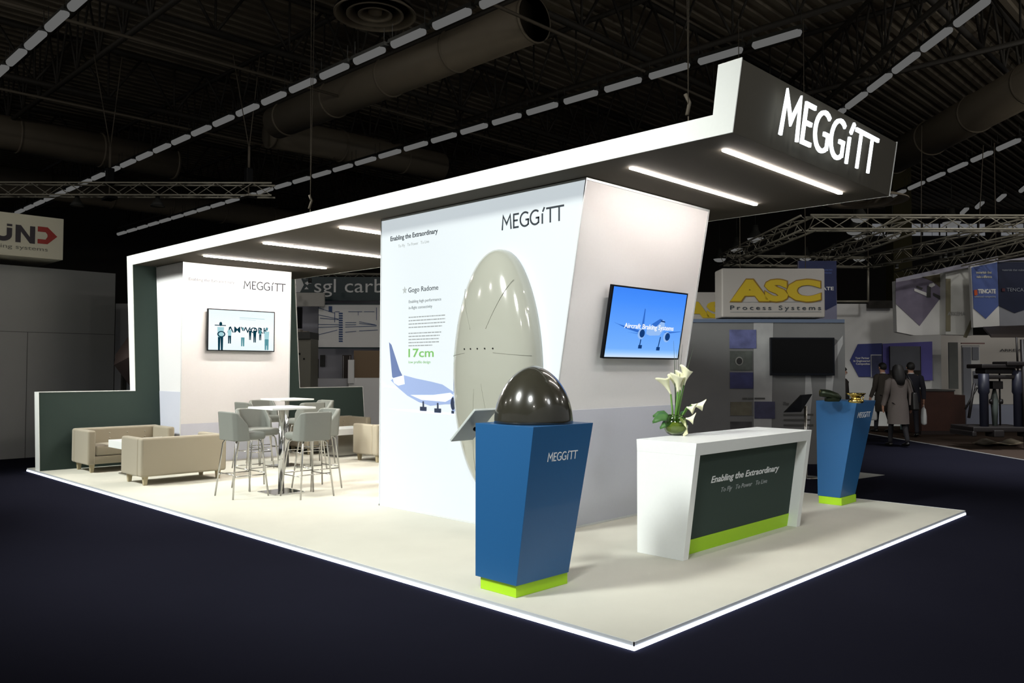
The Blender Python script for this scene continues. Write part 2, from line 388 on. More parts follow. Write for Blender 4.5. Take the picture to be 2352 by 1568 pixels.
# ---- rear tower
t2 = empty('display_tower', (0, 0, 0), 0, 'white rear display tower against the back wall, behind the bar tables', 'display tower')
T2X0, T2X1, T2Y = 1.872, 3.865, 10.5
m = MB(); m.prism([(T2X0, T2Y, .001), (T2X0, T2Y-.03, TH), (T2X0, YI(TH)-.004, TH), (T2X0, YI(0)-.004, .001)], (T2X1-T2X0, 0, 0)); m.build('tower_body', tower_m, t2)
m = MB(); m.box(T2X0-.003, T2X1+.002, T2Y-.006, T2Y-.0005, .022, 1.2); m.hexa([(T2X0-.006, T2Y-.006, .022), (T2X0-.0005, T2Y-.006, .022), (T2X0-.0005, YI(.02)-.008, .022), (T2X0-.006, YI(.02)-.008, .022), (T2X0-.006, T2Y-.006, 1.2), (T2X0-.0005, T2Y-.006, 1.2), (T2X0-.0005, YI(1.2)-.008, 1.2), (T2X0-.006, YI(1.2)-.008, 1.2)])
m.build('printed_base_band', band_m, t2)
m = MB()
for x in (T2X0-.008, T2X1-.006): m.hexa([(x, T2Y-.01, .001), (x+.014, T2Y-.01, .001), (x+.014, T2Y+.004, .001), (x, T2Y+.004, .001), (x, T2Y-.042, TH), (x+.014, T2Y-.042, TH), (x+.014, T2Y-.028, TH), (x, T2Y-.028, TH)])
m.build('aluminium_edge', edge_m, t2)
def t2y(z): return T2Y-.03*z/TH-.0005
m = MB(); put_logo(m, (2.955, t2y(3.0), 2.975), X, Z, -Y, .81, .145, d=.002, w=.12); m.build('printed_logo', print_dark, t2)
m = MB(); put_text(m, 'Enabling the Extraordinary', (1.97, t2y(3.05), 3.05), X, Z, -Y, .81, .05, .002, bold=.012); m.build('printed_slogan', print_grey, t2, fixn=False)
m = MB(); put_text(m, 'To Fly   To Power   To Live', (2.12, t2y(2.95), 2.965), X, Z, -Y, .5, .03, .002); m.build('printed_subline', print_light, t2, fixn=False)

# ---- TVs
def tv(label, x0, x1, z0, z1, yb, lean, scr, name='flat_screen_tv'):
    """front plane at y = yb - lean*(z-z0)"""
    t = empty(name, (0, 0, 0), 0, label, 'television')
    v = Vector((0, -lean, 1)).normalized(); n = Vector((0, -1, -lean)).normalized(); u = X; h = (z1-z0)/v.z
    o = Vector((x0, yb, z0)); P = lambda a, b, c: o+u*a+v*b+n*c
    w = x1-x0
    def slab(m, a0, a1, b0, b1, c0, c1): m.hexa([P(a0, b0, c0), P(a1, b0, c0), P(a1, b0, c1), P(a0, b0, c1), P(a0, b1, c0), P(a1, b1, c0), P(a1, b1, c1), P(a0, b1, c1)])
    m = MB(); slab(m, 0, w, 0, h, -.035, 0); slab(m, w*.3, w*.7, h*.3, h*.7, -.06, -.035)
    bz = .016
    slab(m, 0, w, 0, bz, 0, .006); slab(m, 0, w, h-bz, h, 0, .006); slab(m, 0, bz, 0, h, 0, .006); slab(m, w-bz, w, 0, h, 0, .006)
    m.build('bezel', bezel_m, t, bevel=.003)
    m = MB(); slab(m, bz, w-bz, bz, h-bz, 0, .002); m.build('screen', scr, t)
    m = MB(); slab(m, w*.35, w*.65, h*.35, h*.65, -.085, -.06); m.build('wall_mount', black_m, t)
    return t, o, u, v, n, w, h
def grad_screen(name, stops, s, z0, z1):
    m = bpy.data.materials.new(name); m.use_nodes = True; nt = m.node_tree; nt.nodes.clear()
    tc = nt.nodes.new('ShaderNodeTexCoord'); sp = nt.nodes.new('ShaderNodeSeparateXYZ'); mr = nt.nodes.new('ShaderNodeMapRange')
    mr.inputs['From Min'].default_value = z0; mr.inputs['From Max'].default_value = z1
    cr = nt.nodes.new('ShaderNodeValToRGB'); e = nt.nodes.new('ShaderNodeEmission'); o = nt.nodes.new('ShaderNodeOutputMaterial')
    while len(cr.color_ramp.elements) < len(stops): cr.color_ramp.elements.new(.5)
    for el, (p, c) in zip(cr.color_ramp.elements, stops): el.position = p; el.color = (*lin(c), 1)
    nt.links.new(tc.outputs['Object'], sp.inputs[0]); nt.links.new(sp.outputs['Z'], mr.inputs['Value']); nt.links.new(mr.outputs[0], cr.inputs[0])
    nt.links.new(cr.outputs[0], e.inputs[0]); e.inputs[1].default_value = s; nt.links.new(e.outputs[0], o.inputs[0]); return m
scrR = grad_screen('sky_picture', [(0, (225, 240, 255)), (.09, (150, 200, 255)), (.14, (118, 178, 255)), (.45, (100, 165, 255)), (.8, (72, 145, 255)), (1, (62, 135, 250))], 1.0, 1.70, 2.41)
t, o, u, v, n, w, h = tv('wall-mounted television on the front tower showing a blue sky and airliner', 2.315, 3.63, 1.70, 2.41, YF(1.70)-.085, .1806, scrR)
def shp(name, polys, mt, d=.003):
    m = MB()
    for k, p in enumerate(polys): poly(m, [(a*w, b*h) for a, b in p], o, u, v, n, d)
    return m.build(name, mt, t)
def ell(cx, cy_, rx, ry, k=20): return [(cx+rx*math.cos(i*2*math.pi/k), cy_+ry*math.sin(i*2*math.pi/k)) for i in range(k)]
pb = emi('pic_blue', (52, 110, 205), 1); pd = emi('pic_dark', (20, 60, 120), 1); pw = emi('pic_pale', (150, 190, 245), 1); pwh = emi('pic_white', (250, 252, 255), 1)
shp('picture_fuselage', [[(.50, .36), (.55, .34), (.68, .35), (.72, .42), (.735, .50), (.72, .57), (.68, .585), (.60, .52), (.50, .43)]], pw, .003)
shp('picture_tail_fin', [[(.425, .45), (.455, .45), (.447, .71), (.436, .72)]], pb, .0034)
shp('picture_wing', [[(.07, .50), (.10, .485), (.44, .40), (.47, .37), (.44, .36), (.24, .42)], [(.73, .40), (.97, .425), (.98, .42), (.80, .385)], [(.25, .375), (.44, .36), (.44, .35)], [(.55, .50), (.66, .59), (.70, .58), (.62, .47)]], pb, .0038)
shp('picture_engine', [ell(.435, .36, .045, .075), ell(.785, .33, .045, .075)], pw, .0042)
shp('picture_engine_fan', [ell(.445, .365, .034, .058), ell(.795, .335, .034, .058), [(.43, .19), (.435, .28), (.445, .28), (.44, .19)], [(.68, .17), (.695, .33), (.705, .33), (.69, .17)], [(.42, .15), (.42, .20), (.465, .20), (.465, .15)], [(.665, .13), (.665, .18), (.71, .18), (.71, .13)], [(.67, .57), (.73, .56), (.735, .54), (.67, .55)]], pd, .0046)
m = MB(); put_text(m, 'Aircraft Braking Systems', o+u*(.205*w)+v*(.43*h), u, v, n, .66*w, .052, .005, bold=.008); m.build('caption', pwh, t, fixn=False)
scrL = grad_screen('pale_picture', [(0, (238, 252, 255)), (.5, (255, 255, 255)), (1, (240, 254, 255))], 1.0, 1.89, 2.60)
t, o, u, v, n, w, h = tv('wall-mounted television on the rear tower showing people and big letters', 2.265, 3.505, 1.885, 2.595, 10.385, 0, scrL)
teal = emi('pic_teal', (14, 58, 74), 1); tl2 = emi('pic_light_teal', (170, 215, 222), 1); tg = emi('pic_mid_teal', (90, 150, 160), 1)
m = MB(); put_text(m, 'AMWORK', o+u*(.28*w)+v*(.45*h), u, v, n, .63*w, .105, .0025, bold=.01)
poly(m, [(.10*w, .60*h), (.26*w, .60*h), (.26*w, .62*h), (.10*w, .62*h)], o, u, v, n, .0025)
for i in range(24):
    a0, a1 = i*2*math.pi/24, (i+1)*2*math.pi/24
    poly(m, [((.195+.058*math.cos(a0))*w, (.40+.075*math.sin(a0))*h), ((.195+.058*math.cos(a1))*w, (.40+.075*math.sin(a1))*h), ((.195+.040*math.cos(a1))*w, (.40+.05*math.sin(a1))*h), ((.195+.040*math.cos(a0))*w, (.40+.05*math.sin(a0))*h)], o, u, v, n, .004)
m.build('caption', teal, t, fixn=False)
def fig(cx, zb, H, torso, legs, skirt=False):
    hw = .028*H/.5
    P1 = [[(cx-hw, zb+H*.45), (cx+hw, zb+H*.45), (cx+hw*1.25, zb+H*.82), (cx-hw*1.25, zb+H*.82)]]
    P2 = [[(cx-hw*.9, zb), (cx-hw*.2, zb), (cx, zb+H*.47), (cx-hw, zb+H*.47)], [(cx+hw*.2, zb), (cx+hw*.9, zb), (cx+hw, zb+H*.47), (cx, zb+H*.47)], ell(cx, zb+H*.93, hw*.55, H*.075, 12)]
    if skirt: P2.append([(cx-hw, zb+H*.2), (cx+hw, zb+H*.2), (cx+hw*.8, zb+H*.48), (cx-hw*.8, zb+H*.48)])
    shp('picture_person_top', P1, torso, .0032); shp('picture_person_legs', P2, legs, .0036)
fig(.185, .01, .68, tl2, teal); fig(.315, .18, .40, tl2, teal); fig(.51, .12, .46, pwh, tg); fig(.62, .28, .28, teal, teal); fig(.69, .22, .36, teal, teal); fig(.775, .28, .30, tg, teal); fig(.875, .04, .56, tl2, tg, True)
shp('picture_text_line', [[(.46, .82), (.84, .81), (.84, .80), (.46, .81)], [(.46, .78), (.70, .77), (.70, .765), (.46, .775)]], tl2, .003)

# ---- podiums
def podium(label, bx, by, tx, ty, base, zt, logo, face):
    """bx,by bottom extents; tx,ty top extents"""
    p = empty('display_podium', (0, 0, 0), 0, label, 'podium', 'blue flared podiums with lime green bases')
    z0 = .09
    m = MB(); m.hexa([(bx[0], by[0], z0), (bx[1], by[0], z0), (bx[1], by[1], z0), (bx[0], by[1], z0), (tx[0], ty[0], zt), (tx[1], ty[0], zt), (tx[1], ty[1], zt), (tx[0], ty[1], zt)])
    m.build('body', blue_m, p, bevel=.003)
    m = MB(); m.hexa([(a, b, z) for z, e in ((.0005, 0), (z0, 0)) for a, b in ((base[0], base[2]), (base[1], base[2]), (base[1], base[3]), (base[0], base[3]))])
    m.build('base', green_m, p, bevel=.002)
    lean = (by[0]-ty[0])/(zt-z0); v = Vector((0, -lean, 1)).normalized(); n = Vector((0, -1, -lean)).normalized()
    lx, lz, lw, lh = logo; m = MB(); put_logo(m, (lx, by[0]-lean*(lz-z0), lz), X, v, n, lw, lh, d=.002, w=.12); m.build('logo', vinyl_w, p)
    return p
podium('blue podium with a lime green base nearest the camera, carrying the dark dome', (.14, .70), (1.115, 1.53), (.14, .79), (.953, 1.535), (.165, .715, 1.14, 1.50), 1.20, (.325, .945, .32, .062), 0)
podium('blue podium with a lime green base at the far right, behind the counter', (5.64, 6.08), (1.148, 1.42), (5.64, 6.21), (.942, 1.43), (5.645, 6.07, 1.135, 1.41), 1.225, (5.74, 1.03, .37, .065), 0)
# dark dome
dm = empty('nose_cone', (.465, 1.255, 1.2), 0, 'glossy dark bronze dome resting on the nearest blue podium', 'nose cone')
R0, H0 = .292, .42
prof = [(R0*math.cos(t*math.pi/2)**1.16 if t < 1 else 0, H0*math.sin(t*math.pi/2)**1.0+.001) for t in [i/28 for i in range(29)]]
MB().lathe([(0, .001)]+prof, n=64).build('shell', carbon_m, dm, smooth=True)
# tilted tablet behind the podium
tb = empty('tablet_stand', (0, 0, 0), 0, 'tilted tablet in a pale grey holder, fixed behind the nearest blue podium', 'tablet')
m = MB()
A = [Vector((.17, 1.57, 1.285)), Vector((.40, 1.57, 1.285)), Vector((.40, 1.84, 1.04)), Vector((.17, 1.84, 1.04))]
nrm = (A[1]-A[0]).cross(A[3]-A[0]).normalized()
if nrm.z < 0: nrm = -nrm
m.prism(A, nrm*.022); m.build('holder', mat('tablet_holder', (190, 196, 192), .4), tb, bevel=.005)
m = MB(); c = sum(A, Vector())/4; B_ = [c+(p-c)*.9+nrm*.0225 for p in A]; m.prism(B_, nrm*.003); m.build('screen', black_m, tb)
m = MB(); m.tube([(.3, 1.536, 1.08), (.29, 1.60, 1.12), (.285, 1.70, 1.14)], .016, 10); m.build('arm', black_m, tb)

# ---- exhibits on the far podium
e1 = empty('metal_exhibit', (5.80, 1.19, 1.2255), math.radians(-30), 'polished golden flared metal ring on the far blue podium', 'metal part')
_g = atz(1966, 925, 1.2255); e1.location = (_g.x, _g.y, 1.2255); e1.scale = (.85, .85, .85)
gold_m = mat('polished_brass', (205, 180, 105), .18, metal=1)
m = MB(); m.lathe([(.0, 0.001), (.085, .001), (.10, .02), (.085, .045), (.06, .06), (.062, .075), (.10, .10), (.125, .125), (.12, .13), (.09, .112), (.05, .085), (.0, .08)], n=40)
m.build('flared_ring', gold_m, e1); MB().tube([(.07, -.03, .001), (.08, -.05, .09)], .007, 8).build('prop', gold_m, e1)
e2 = empty('metal_exhibit', (5.72, 1.22, 1.2255), 0.5, 'dark green machined tube part lying on the far blue podium', 'metal part')
_g = atz(1909, 922, 1.2255); e2.location = (_g.x, _g.y, 1.2255); e2.rotation_euler.z = -.785
dgm = mat('dark_green_metal', (38, 46, 32), .35, metal=.6)
m = MB(); m.tube([(-.12, .02, .10), (-.07, .015, .095), (-.03, 0, .085), (.06, -.01, .05), (.10, -.01, .03)], [.042, .046, .05, .05, .03], 20); m.build('tube_body', dgm, e2)
MB().box(-.06, .08, -.05, .05, .001, .04).build('foot', dgm, e2, bevel=.006); MB().lathe([(.0, 0), (.034, 0), (.036, .006), (.03, .01), (0, .01)], (-.12, .02, .10), 20, 'x').build('end_cap', mat('olive_cap', (70, 68, 30), .4), e2)

# ---- reception counter
ct = empty('reception_counter', (0, 0, 0), 0, 'white framed reception counter with a dark lettered front panel, vase on top', 'counter')
CX0, CX1, CZ = 1.935, 4.10, .985
fy = lambda z: .92-.137*z
for (a, b) in ((CX0, CX0+.08), (CX1-.08, CX1)):
    m = MB(); m.hexa([(a, fy(0), .0005), (b, fy(0), .0005), (b, 1.385, .0005), (a, 1.385, .0005), (a, fy(.88), .88), (b, fy(.88), .88), (b, 1.385, .88), (a, 1.385, .88)]); m.build('side_panel', white_m, ct, bevel=.002)
m = MB(); m.hexa([(CX0, fy(.88), .88), (CX1, fy(.88), .88), (CX1, 1.385, .88), (CX0, 1.385, .88), (CX0, fy(CZ), CZ), (CX1, fy(CZ), CZ), (CX1, 1.39, CZ), (CX0, 1.39, CZ)]); m.build('countertop', white_m, ct, bevel=.002)
RC = .10
m = MB(); m.hexa([(CX0+.08, fy(.13)+RC, .13), (CX1-.08, fy(.13)+RC, .13), (CX1-.08, fy(.13)+RC+.03, .13), (CX0+.08, fy(.13)+RC+.03, .13), (CX0+.08, fy(.88)+RC, .88), (CX1-.08, fy(.88)+RC, .88), (CX1-.08, fy(.88)+RC+.03, .88), (CX0+.08, fy(.88)+RC+.03, .88)]); m.build('front_panel', dark_m, ct)
m = MB(); m.hexa([(CX0+.08, fy(0)+RC, .0005), (CX1-.08, fy(0)+RC, .0005), (CX1-.08, fy(0)+RC+.03, .0005), (CX0+.08, fy(0)+RC+.03, .0005), (CX0+.08, fy(.13)+RC-.004, .13), (CX1-.08, fy(.13)+RC-.004, .13), (CX1-.08, fy(.13)+RC+.03, .13), (CX0+.08, fy(.13)+RC+.03, .13)]); m.build('kick_board', green_m, ct)
v = Vector((0, -.137, 1)).normalized(); n = Vector((0, -1, -.137)).normalized()
m = MB(); put_text(m, 'Enabling the Extraordinary', (2.41, fy(.60)+RC, .60), X, v, n, 1.27, .062, .0025, shear=.18, bold=.012); m.build('slogan_lettering', vinyl_w, ct, fixn=False)
m = MB(); put_text(m, 'To Fly   To Power   To Live', (2.60, fy(.50)+RC, .50), X, v, n, .86, .044, .0025, shear=.18); m.build('subline_lettering', vinyl_g, ct, fixn=False)

# ---- flower arrangement
vp = atz(1552, 999, .985)
VX, VY = vp.x, vp.y
va = empty('flower_vase', (VX, VY, .9855), 0, 'round glass vase of white calla lilies and grasses on the white counter', 'vase')
glass_m = mat('green_tint_glass', (214, 228, 190), .03, trans=1, ior=1.45)
m = MB(); R = .095
m.lathe([(0, .001), (.045, .001), (.075, .02), (R, .06), (.097, .085), (.085, .125), (.062, .15), (.066, .158), (.060, .157), (.056, .148), (.078, .123), (.089, .085), (.087, .06), (.068, .026), (.04, .012), (0, .012)], n=40)
m.build('glass_bowl', glass_m, va)
moss_m = mat('olive_moss', (150, 160, 70), .8, noise=.4, nscale=60)
m = MB(); m.lathe([(0, .016), (.04, .018), (.07, .035), (.08, .06), (.06, .085), (.03, .10), (0, .10)], n=16); m.build('moss_filling', moss_m, va)
stem_m = mat('green_stem', (86, 130, 50), .5, noise=.15); leaf_m = mat('green_leaf', (62, 104, 48), .45, noise=.2, nscale=30); petal_m = mat('cream_petal', (240, 238, 205), .5, noise=.04)
yel_m = mat('yellow_spadix', (214, 186, 70), .6); grass_m = mat('dark_grass_blade', (60, 74, 56), .7)
R2, U2 = RGT, Vector((0, 0, 1)); G2 = FWD
def V3(a, b, c=0): return R2*a+U2*b+G2*c       # photo-facing axes only used to describe the bouquet's own left/right
def calla(base, tip, tilt, s=1.0):
    """funnel flower: base point, direction"""
    m = MB(); d = (tip-base).normalized(); a = d.cross(Vector((.3, .8, .1))).normalized(); b = d.cross(a); L = (tip-base).length
    vs = []; n = 18; T = 8
    for i in range(T+1):
        t = i/T; r = s*(.008+.042*t**1.8)
        for k in range(n):
            an = 2*math.pi*k/n; ext = 1+.38*max(0, math.cos(an))*t*t
            vs.append(base+d*(L*t*(1+.30*max(0, math.cos(an))**2*t))+(a*math.cos(an)+b*math.sin(an))*r*ext)
    m.add(vs, [(i*n+k, i*n+(k+1) % n, (i+1)*n+(k+1) % n, (i+1)*n+k) for i in range(T) for k in range(n)], True)
    f = m.build('calla_flower', petal_m, va, fixn=False); so = f.modifiers.new('so', 'SOLIDIFY'); so.thickness = .0015
    m = MB(); m.tube([base+d*L*.3, base+d*L*.9], [.005, .003], 8); m.build('spadix', yel_m, f)
for i, (a, c, ht, lx) in enumerate(((-.045, .02, .43, -.10), (.0, -.03, .45, .0), (.03, .02, .46, .03), (.05, -.01, .50, .05), (.01, .04, .44, -.02))):
    root = V3(-.01+a*.25, .05, c*.3); top = V3(a+.012, ht-.115, c)
    m = MB(); m.tube([root, root.lerp(top, .5)+V3(-a*.12, 0, 0), top], [.008, .0075, .007], 8); m.build('stem', stem_m, va)
    calla(top, top+V3(lx*.5, .115, c*.3), 0, .95)
for (p0, p1, p2, p3) in ((V3(.02, .08), V3(.06, .17), V3(.085, .215), V3(.135, .20, -.02)), (V3(.02, .08, .02), V3(.09, .19, .03), V3(.13, .232, .04), V3(.215, .225, .03)), (V3(.01, .1, -.02), V3(.045, .125, -.03), V3(.07, .13, -.04), V3(.125, .125, -.05))):
    m = MB(); m.tube([p0, p1, p2], [.006, .0055, .005], 8); m.build('stem', stem_m, va); calla(p2, p3, 0, .8)
def leaf(pts, w, name='leaf', mt=None):
    m = MB(); vs = []; n = len(pts); wv = V3(0, .55, .6).normalized()
    for i, p in enumerate(pts):
        t = i/(n-1); ww = w*math.sin(math.pi*min(1, t*.85+.12))**.7
        for k in range(5):
            q = (k-2)/2; vs.append(p+wv*(q*ww)+V3(0, -.012*q*q, 0))
    m.add(vs, [(i*5+k, i*5+k+1, (i+1)*5+k+1, (i+1)*5+k) for i in range(n-1) for k in range(4)], True)
    o_ = m.build(name, mt or leaf_m, va, fixn=False); so = o_.modifiers.new('so', 'SOLIDIFY'); so.thickness = .002
leaf([V3(-.02, .13), V3(-.07, .155, -.01), V3(-.12, .155, -.02), V3(-.16, .135, -.03), V3(-.185, .11, -.03)], .045)
leaf([V3(-.02, .12), V3(-.06, .115, -.02), V3(-.10, .095, -.03), V3(-.13, .065, -.04)], .04)
leaf([V3(-.01, .12, .03), V3(-.08, .18, .03), V3(-.13, .175, .04), V3(-.17, .15, .04)], .03)
leaf([V3(.02, .12, .01), V3(.05, .17, .02), V3(.08, .19, .03)], .03)
rib = mat('cream_ribbon', (226, 224, 180), .5)
leaf([V3(.02, .14, -.05), V3(.06, .10, -.07), V3(.075, .05, -.07), V3(.04, .012, -.08)], .035, 'ribbon', rib)
m = MB()
for (a, hgt, c) in ((-.012, .73, 0), (.0, .60, .01), (.045, .82, .01), (.05, .70, -.01), (.055, .62, .02), (.02, .66, .03), (.14, .70, .0), (.11, .52, .02), (.10, .60, -.02)):
    pts = [V3(.0, .10), V3(a*.35, hgt*.45, c), V3(a*.7, hgt*.75, c*1.5), V3(a*1.05, hgt, c*2)]; m.tube(pts, [.0028, .0024, .0018, .0006], 5)
tag(m.build('grass_blade', grass_m, va), 'thin dark grass blades standing above the lilies')
va.scale = (1.2, 1.2, 1.2)
# ================================================================== FURNITURE
def sofa(label, x0, x1, yb, yf, mirror=False, group='beige two-seat lounge sofas'):
    """faces +Y when yb<yf (back at yb). """
    s = 1 if yf > yb else -1; D = abs(yf-yb); W = x1-x0
    e = empty('lounge_sofa', ((x0+x1)/2, (yb+yf)/2, 0), 0 if s > 0 else math.pi, label, 'sofa', group)
    hw, hd = W/2, D/2; zt = .645; t = .115
    def soft(name, a, b, c, d, z0, z1, bev=.035, mt=sofa_m, lab=None, par=e):
        o = MB().box(a, b, c, d, z0, z1).build(name, mt, par, bevel=bev, seg=4); return tag(o, lab) if lab else o
    soft('backrest', -hw, hw, -hd, -hd+.14, .12, zt)
    for k in (-1, 1): soft('armrest', min(k*hw, k*(hw-t)), max(k*hw, k*(hw-t)), -hd+.13, hd, .12, zt-.005, .03)
    soft('base', -hw+t*.9, hw-t*.9, -hd+.13, hd-.01, .13, .25, .012)
    for k in (-1, 1): soft('seat_cushion', min(k*.004, k*(hw-t)), max(k*.004, k*(hw-t)), -hd+.15, hd-.005, .255, .405, .035)
    m = MB()
    for i in range(4):
        for zz in (.47, .55): m.lathe([(0, 0), (.012, .002), (.0, .006)], (-hw+t+.13+i*(W-2*t-.26)/3, -hd+.142, zz), 10, 'y')
    m.build('button', sofa_m, e)
    for a in (-1, 1):
        for b in (-1, 1):
            cx_, cy_ = a*(hw-.09), b*(hd-.09); m = MB()
            m.hexa([(cx_-.022, cy_-.022, .0005), (cx_+.022, cy_-.022, .0005), (cx_+.022, cy_+.022, .0005), (cx_-.022, cy_+.022, .0005), (cx_-.034, cy_-.034, .135), (cx_+.034, cy_-.034, .135), (cx_+.034, cy_+.034, .135), (cx_-.034, cy_+.034, .135)])
            m.build('leg', sofaleg_m, e, bevel=.003)
    return e
sofa('beige two-seat sofa seen from behind, in front of the left lounge table', .445, 1.66, 8.43, 9.15)
sofa('beige two-seat sofa against the dark left wing wall, facing the lounge table', .42, 1.74, 11.12, 10.38)
sofa('beige sofa at the tower edge, its side towards the camera, right of the bar stools', 4.33, 5.55, 8.45, 9.15)
sofa('beige sofa against the right wing wall, half hidden behind the bar stools', 4.20, 5.62, 11.12, 10.38)
def lounge_table(label, x0, x1, y0, y1, zt):
    e = empty('lounge_table', ((x0+x1)/2, (y0+y1)/2, 0), 0, label, 'coffee table', 'white block lounge tables'); hx, hy = (x1-x0)/2, (y1-y0)/2
    MB().box(-hx, hx, -hy, hy, zt-.11, zt).build('tabletop', white_m, e, bevel=.004)
    MB().box(-hx*.5, hx*.5, -hy*.5, hy*.5, .02, zt-.11).build('pedestal', steel_m, e, bevel=.004)
    MB().box(-hx*.7, hx*.7, -hy*.7, hy*.7, .0005, .02).build('base_plate', steel_m, e, bevel=.003)
lounge_table('white block coffee table between the two left sofas', .62, 1.42, 9.52, 10.12, .515)
lounge_table('white block coffee table between the two right sofas', 4.18, 4.98, 9.52, 10.12, .515)
def bar_table():
    e = empty('bar_table', (0, 0, 0), 0, 'white square bar table on a chrome column, the nearer of two', 'bar table', 'white square bar tables on chrome columns')
    MB().box(-.31, .31, -.31, .31, 1.072, 1.098).build('tabletop', white_m, e, bevel=.004)
    MB().tube([(0, 0, .012), (0, 0, 1.062)], .038, 24).build('column', chrome_m, e)
    MB().box(-.12, .12, -.12, .12, 1.058, 1.072).build('mounting_plate', steel_m, e, bevel=.002)
    MB().box(-.215, .215, -.215, .215, .0005, .014).build('base_plate', chrome_m, e, bevel=.003)
    return e
bt1 = bar_table(); bt1.location = (1.53, 6.68, 0)
bt2 = copy_tree(bt1); bt2.location = (3.08, 9.20, 0); bt2['label'] = 'white square bar table on a chrome column, the farther one near the rear tower'
def stool():
    """front towards +X"""
    e = empty('bar_stool', (0, 0, 0), 0, 'x', 'bar stool', 'grey leather bar stools round the bar tables')
    o = MB(); # seat slab
    o.box(-.205, .215, -.215, .215, .705, .80); o.build('seat', stool_m, e, bevel=.04, seg=5)
    # wrap-around backrest: U section extruded with slanting front edge
    m = MB(); n = 17; prof = []
    path = []
    for k in range(n):
        t = -1+2*k/(n-1)
        yy = .235*max(-1, min(1, t*1.55)) if abs(t) < .645 else .235*(1 if t > 0 else -1)
        xx = -.215 if abs(t) < .5 else -.215+(abs(t)-.5)*.40
        if .5 <= abs(t) < .645: yy = (1 if t > 0 else -1)*(.182+.053*(abs(t)-.5)/.145)
        path.append((xx, yy, abs(t)))
    th = .045; vs = []
    for (xx, yy, a) in path:
        cx_, cy_ = xx*.80+(0 if a < .55 else .0), yy*.83
        top = 1.055-(.0 if a < .6 else (a-.6)*.42); bot = .70
        lean = -.028
        vs += [(xx, yy, bot), (xx+lean, yy*1.0, top), (cx_+lean+.006, cy_, top), (cx_+.006, cy_, bot)]
    fs = []
    for i in range(n-1):
        for k in range(4): fs.append((i*4+k, i*4+(k+1) % 4, (i+1)*4+(k+1) % 4, (i+1)*4+k))
    fs += [(0, 1, 2, 3), (4*n-4, 4*n-3, 4*n-2, 4*n-1)]
    m.add(vs, fs); m.build('backrest', stool_m, e, bevel=.014, seg=3)
    for a in (-1, 1):
        for b in (-1, 1):
            m = MB(); m.tube([(a*.13, b*.13, .700), (a*.155, b*.155, .69), (a*.17, b*.17, .66), (a*.235, b*.235, .001)], .0105, 10); m.build('leg', steel_m, e)
    m = MB(); q = .2035
    for (p, r) in (((-q, -q), (q, -q)), ((q, -q), (q, q)), ((q, q), (-q, q)), ((-q, q), (-q, -q))): m.tube([(p[0], p[1], .27+(.02 if p[0] == r[0] else 0)), (r[0], r[1], .27+(.02 if p[0] == r[0] else 0))], .007, 8)
    m.build('footrest', steel_m, e)
    MB().box(-.15, .15, -.15, .15, .692, .706).build('seat_plate', steel_m, e, bevel=.003)
    return e
st0 = stool()
PI = math.pi
spots = [(1.03, 6.76, 0, 'grey leather bar stool at the left of the nearer bar table, side-on to the camera'),
         (1.60, 6.17, PI/2, 'grey leather bar stool with its back to the camera at the nearer bar table'),
         (2.06, 6.68, PI, 'grey leather bar stool right of the nearer bar table, facing left'),
         (1.50, 7.25, -PI/2, 'grey leather bar stool behind the nearer bar table, facing the camera'),
         (2.53, 9.28, 0, 'grey leather bar stool at the left of the farther bar table'),
         (3.12, 8.68, PI/2, 'grey leather bar stool with its back to the camera at the farther bar table'),
         (3.62, 9.20, PI, 'grey leather bar stool right of the farther bar table, facing left'),
         (3.02, 9.75, -PI/2, 'grey leather bar stool behind the farther bar table, by the rear tower')]
for i, (x, y, r, lab) in enumerate(spots):
    s_ = st0 if i == 0 else copy_tree(st0); s_.location = (x, y, 0); s_.rotation_euler.z = r; s_['label'] = lab
# ================================================================== HALL
fl = MB().box(-60, 90, -60, 90, GZ-.3, GZ).build('floor', navy_m); tag(fl, kind='structure')
def dpt(a, b, z): return Vector((CAM.x, CAM.y, 0))+RGT*a+FWD*b+Z*z      # hall's diagonal axes: a to the right, b ahead
# pale inlay and edge of the neighbouring carpet
q0, q1 = atz(2003, 997, GZ), atz(2352, 1056, GZ); dv = (q1-q0).normalized(); pv = Vector((-dv.y, dv.x, 0)); pv = pv if pv.dot(FWD) > 0 else -pv
m = MB(); A0 = q0-dv*6; A1 = q1+dv*8
m.prism([A0, A1, A1+pv*14, A0+pv*14], (0, 0, .006)); tag(m.build('carpet_area', brownfloor_m), 'dark brown carpet field of the neighbouring booths beyond the pale edge line', 'carpet')
m = MB(); m.prism([A0-pv*.055, A1-pv*.055, A1-pv*.002, A0-pv*.002], (0, 0, .008)); tag(m.build('carpet_edge_strip', mat('pale_strip', (150, 150, 150), .6)), 'thin pale strip along the edge of the dark brown carpet', 'floor strip')
m = MB(); c1, c2, c3 = atz(1880, 1075, GZ), atz(2032, 1091, GZ), atz(1880, 1112, GZ); m.prism([c1, c2, c3], (0, 0, .005)); tag(m.build('floor_graphic', mat('floor_grey', (126, 126, 122), .8)), 'grey triangular marking on the navy carpet behind the far podium', 'floor marking')

# ceiling of corrugated deck, ribs along X
CZH = 11.4
m = MB(); y = -20; vs = []; k = 0
while y < 75:
    for dy, dz in ((0, 0), (.16, 0), (.2, .07), (.36, .07)): vs += [(-45, y+dy, CZH+dz), (75, y+dy, CZH+dz)]
    y += .40
n = len(vs)//2; m.add(vs, [(2*i, 2*i+1, 2*i+3, 2*i+2) for i in range(n-1)]); tag(m.build('ceiling', rib_m, fixn=False), kind='structure')
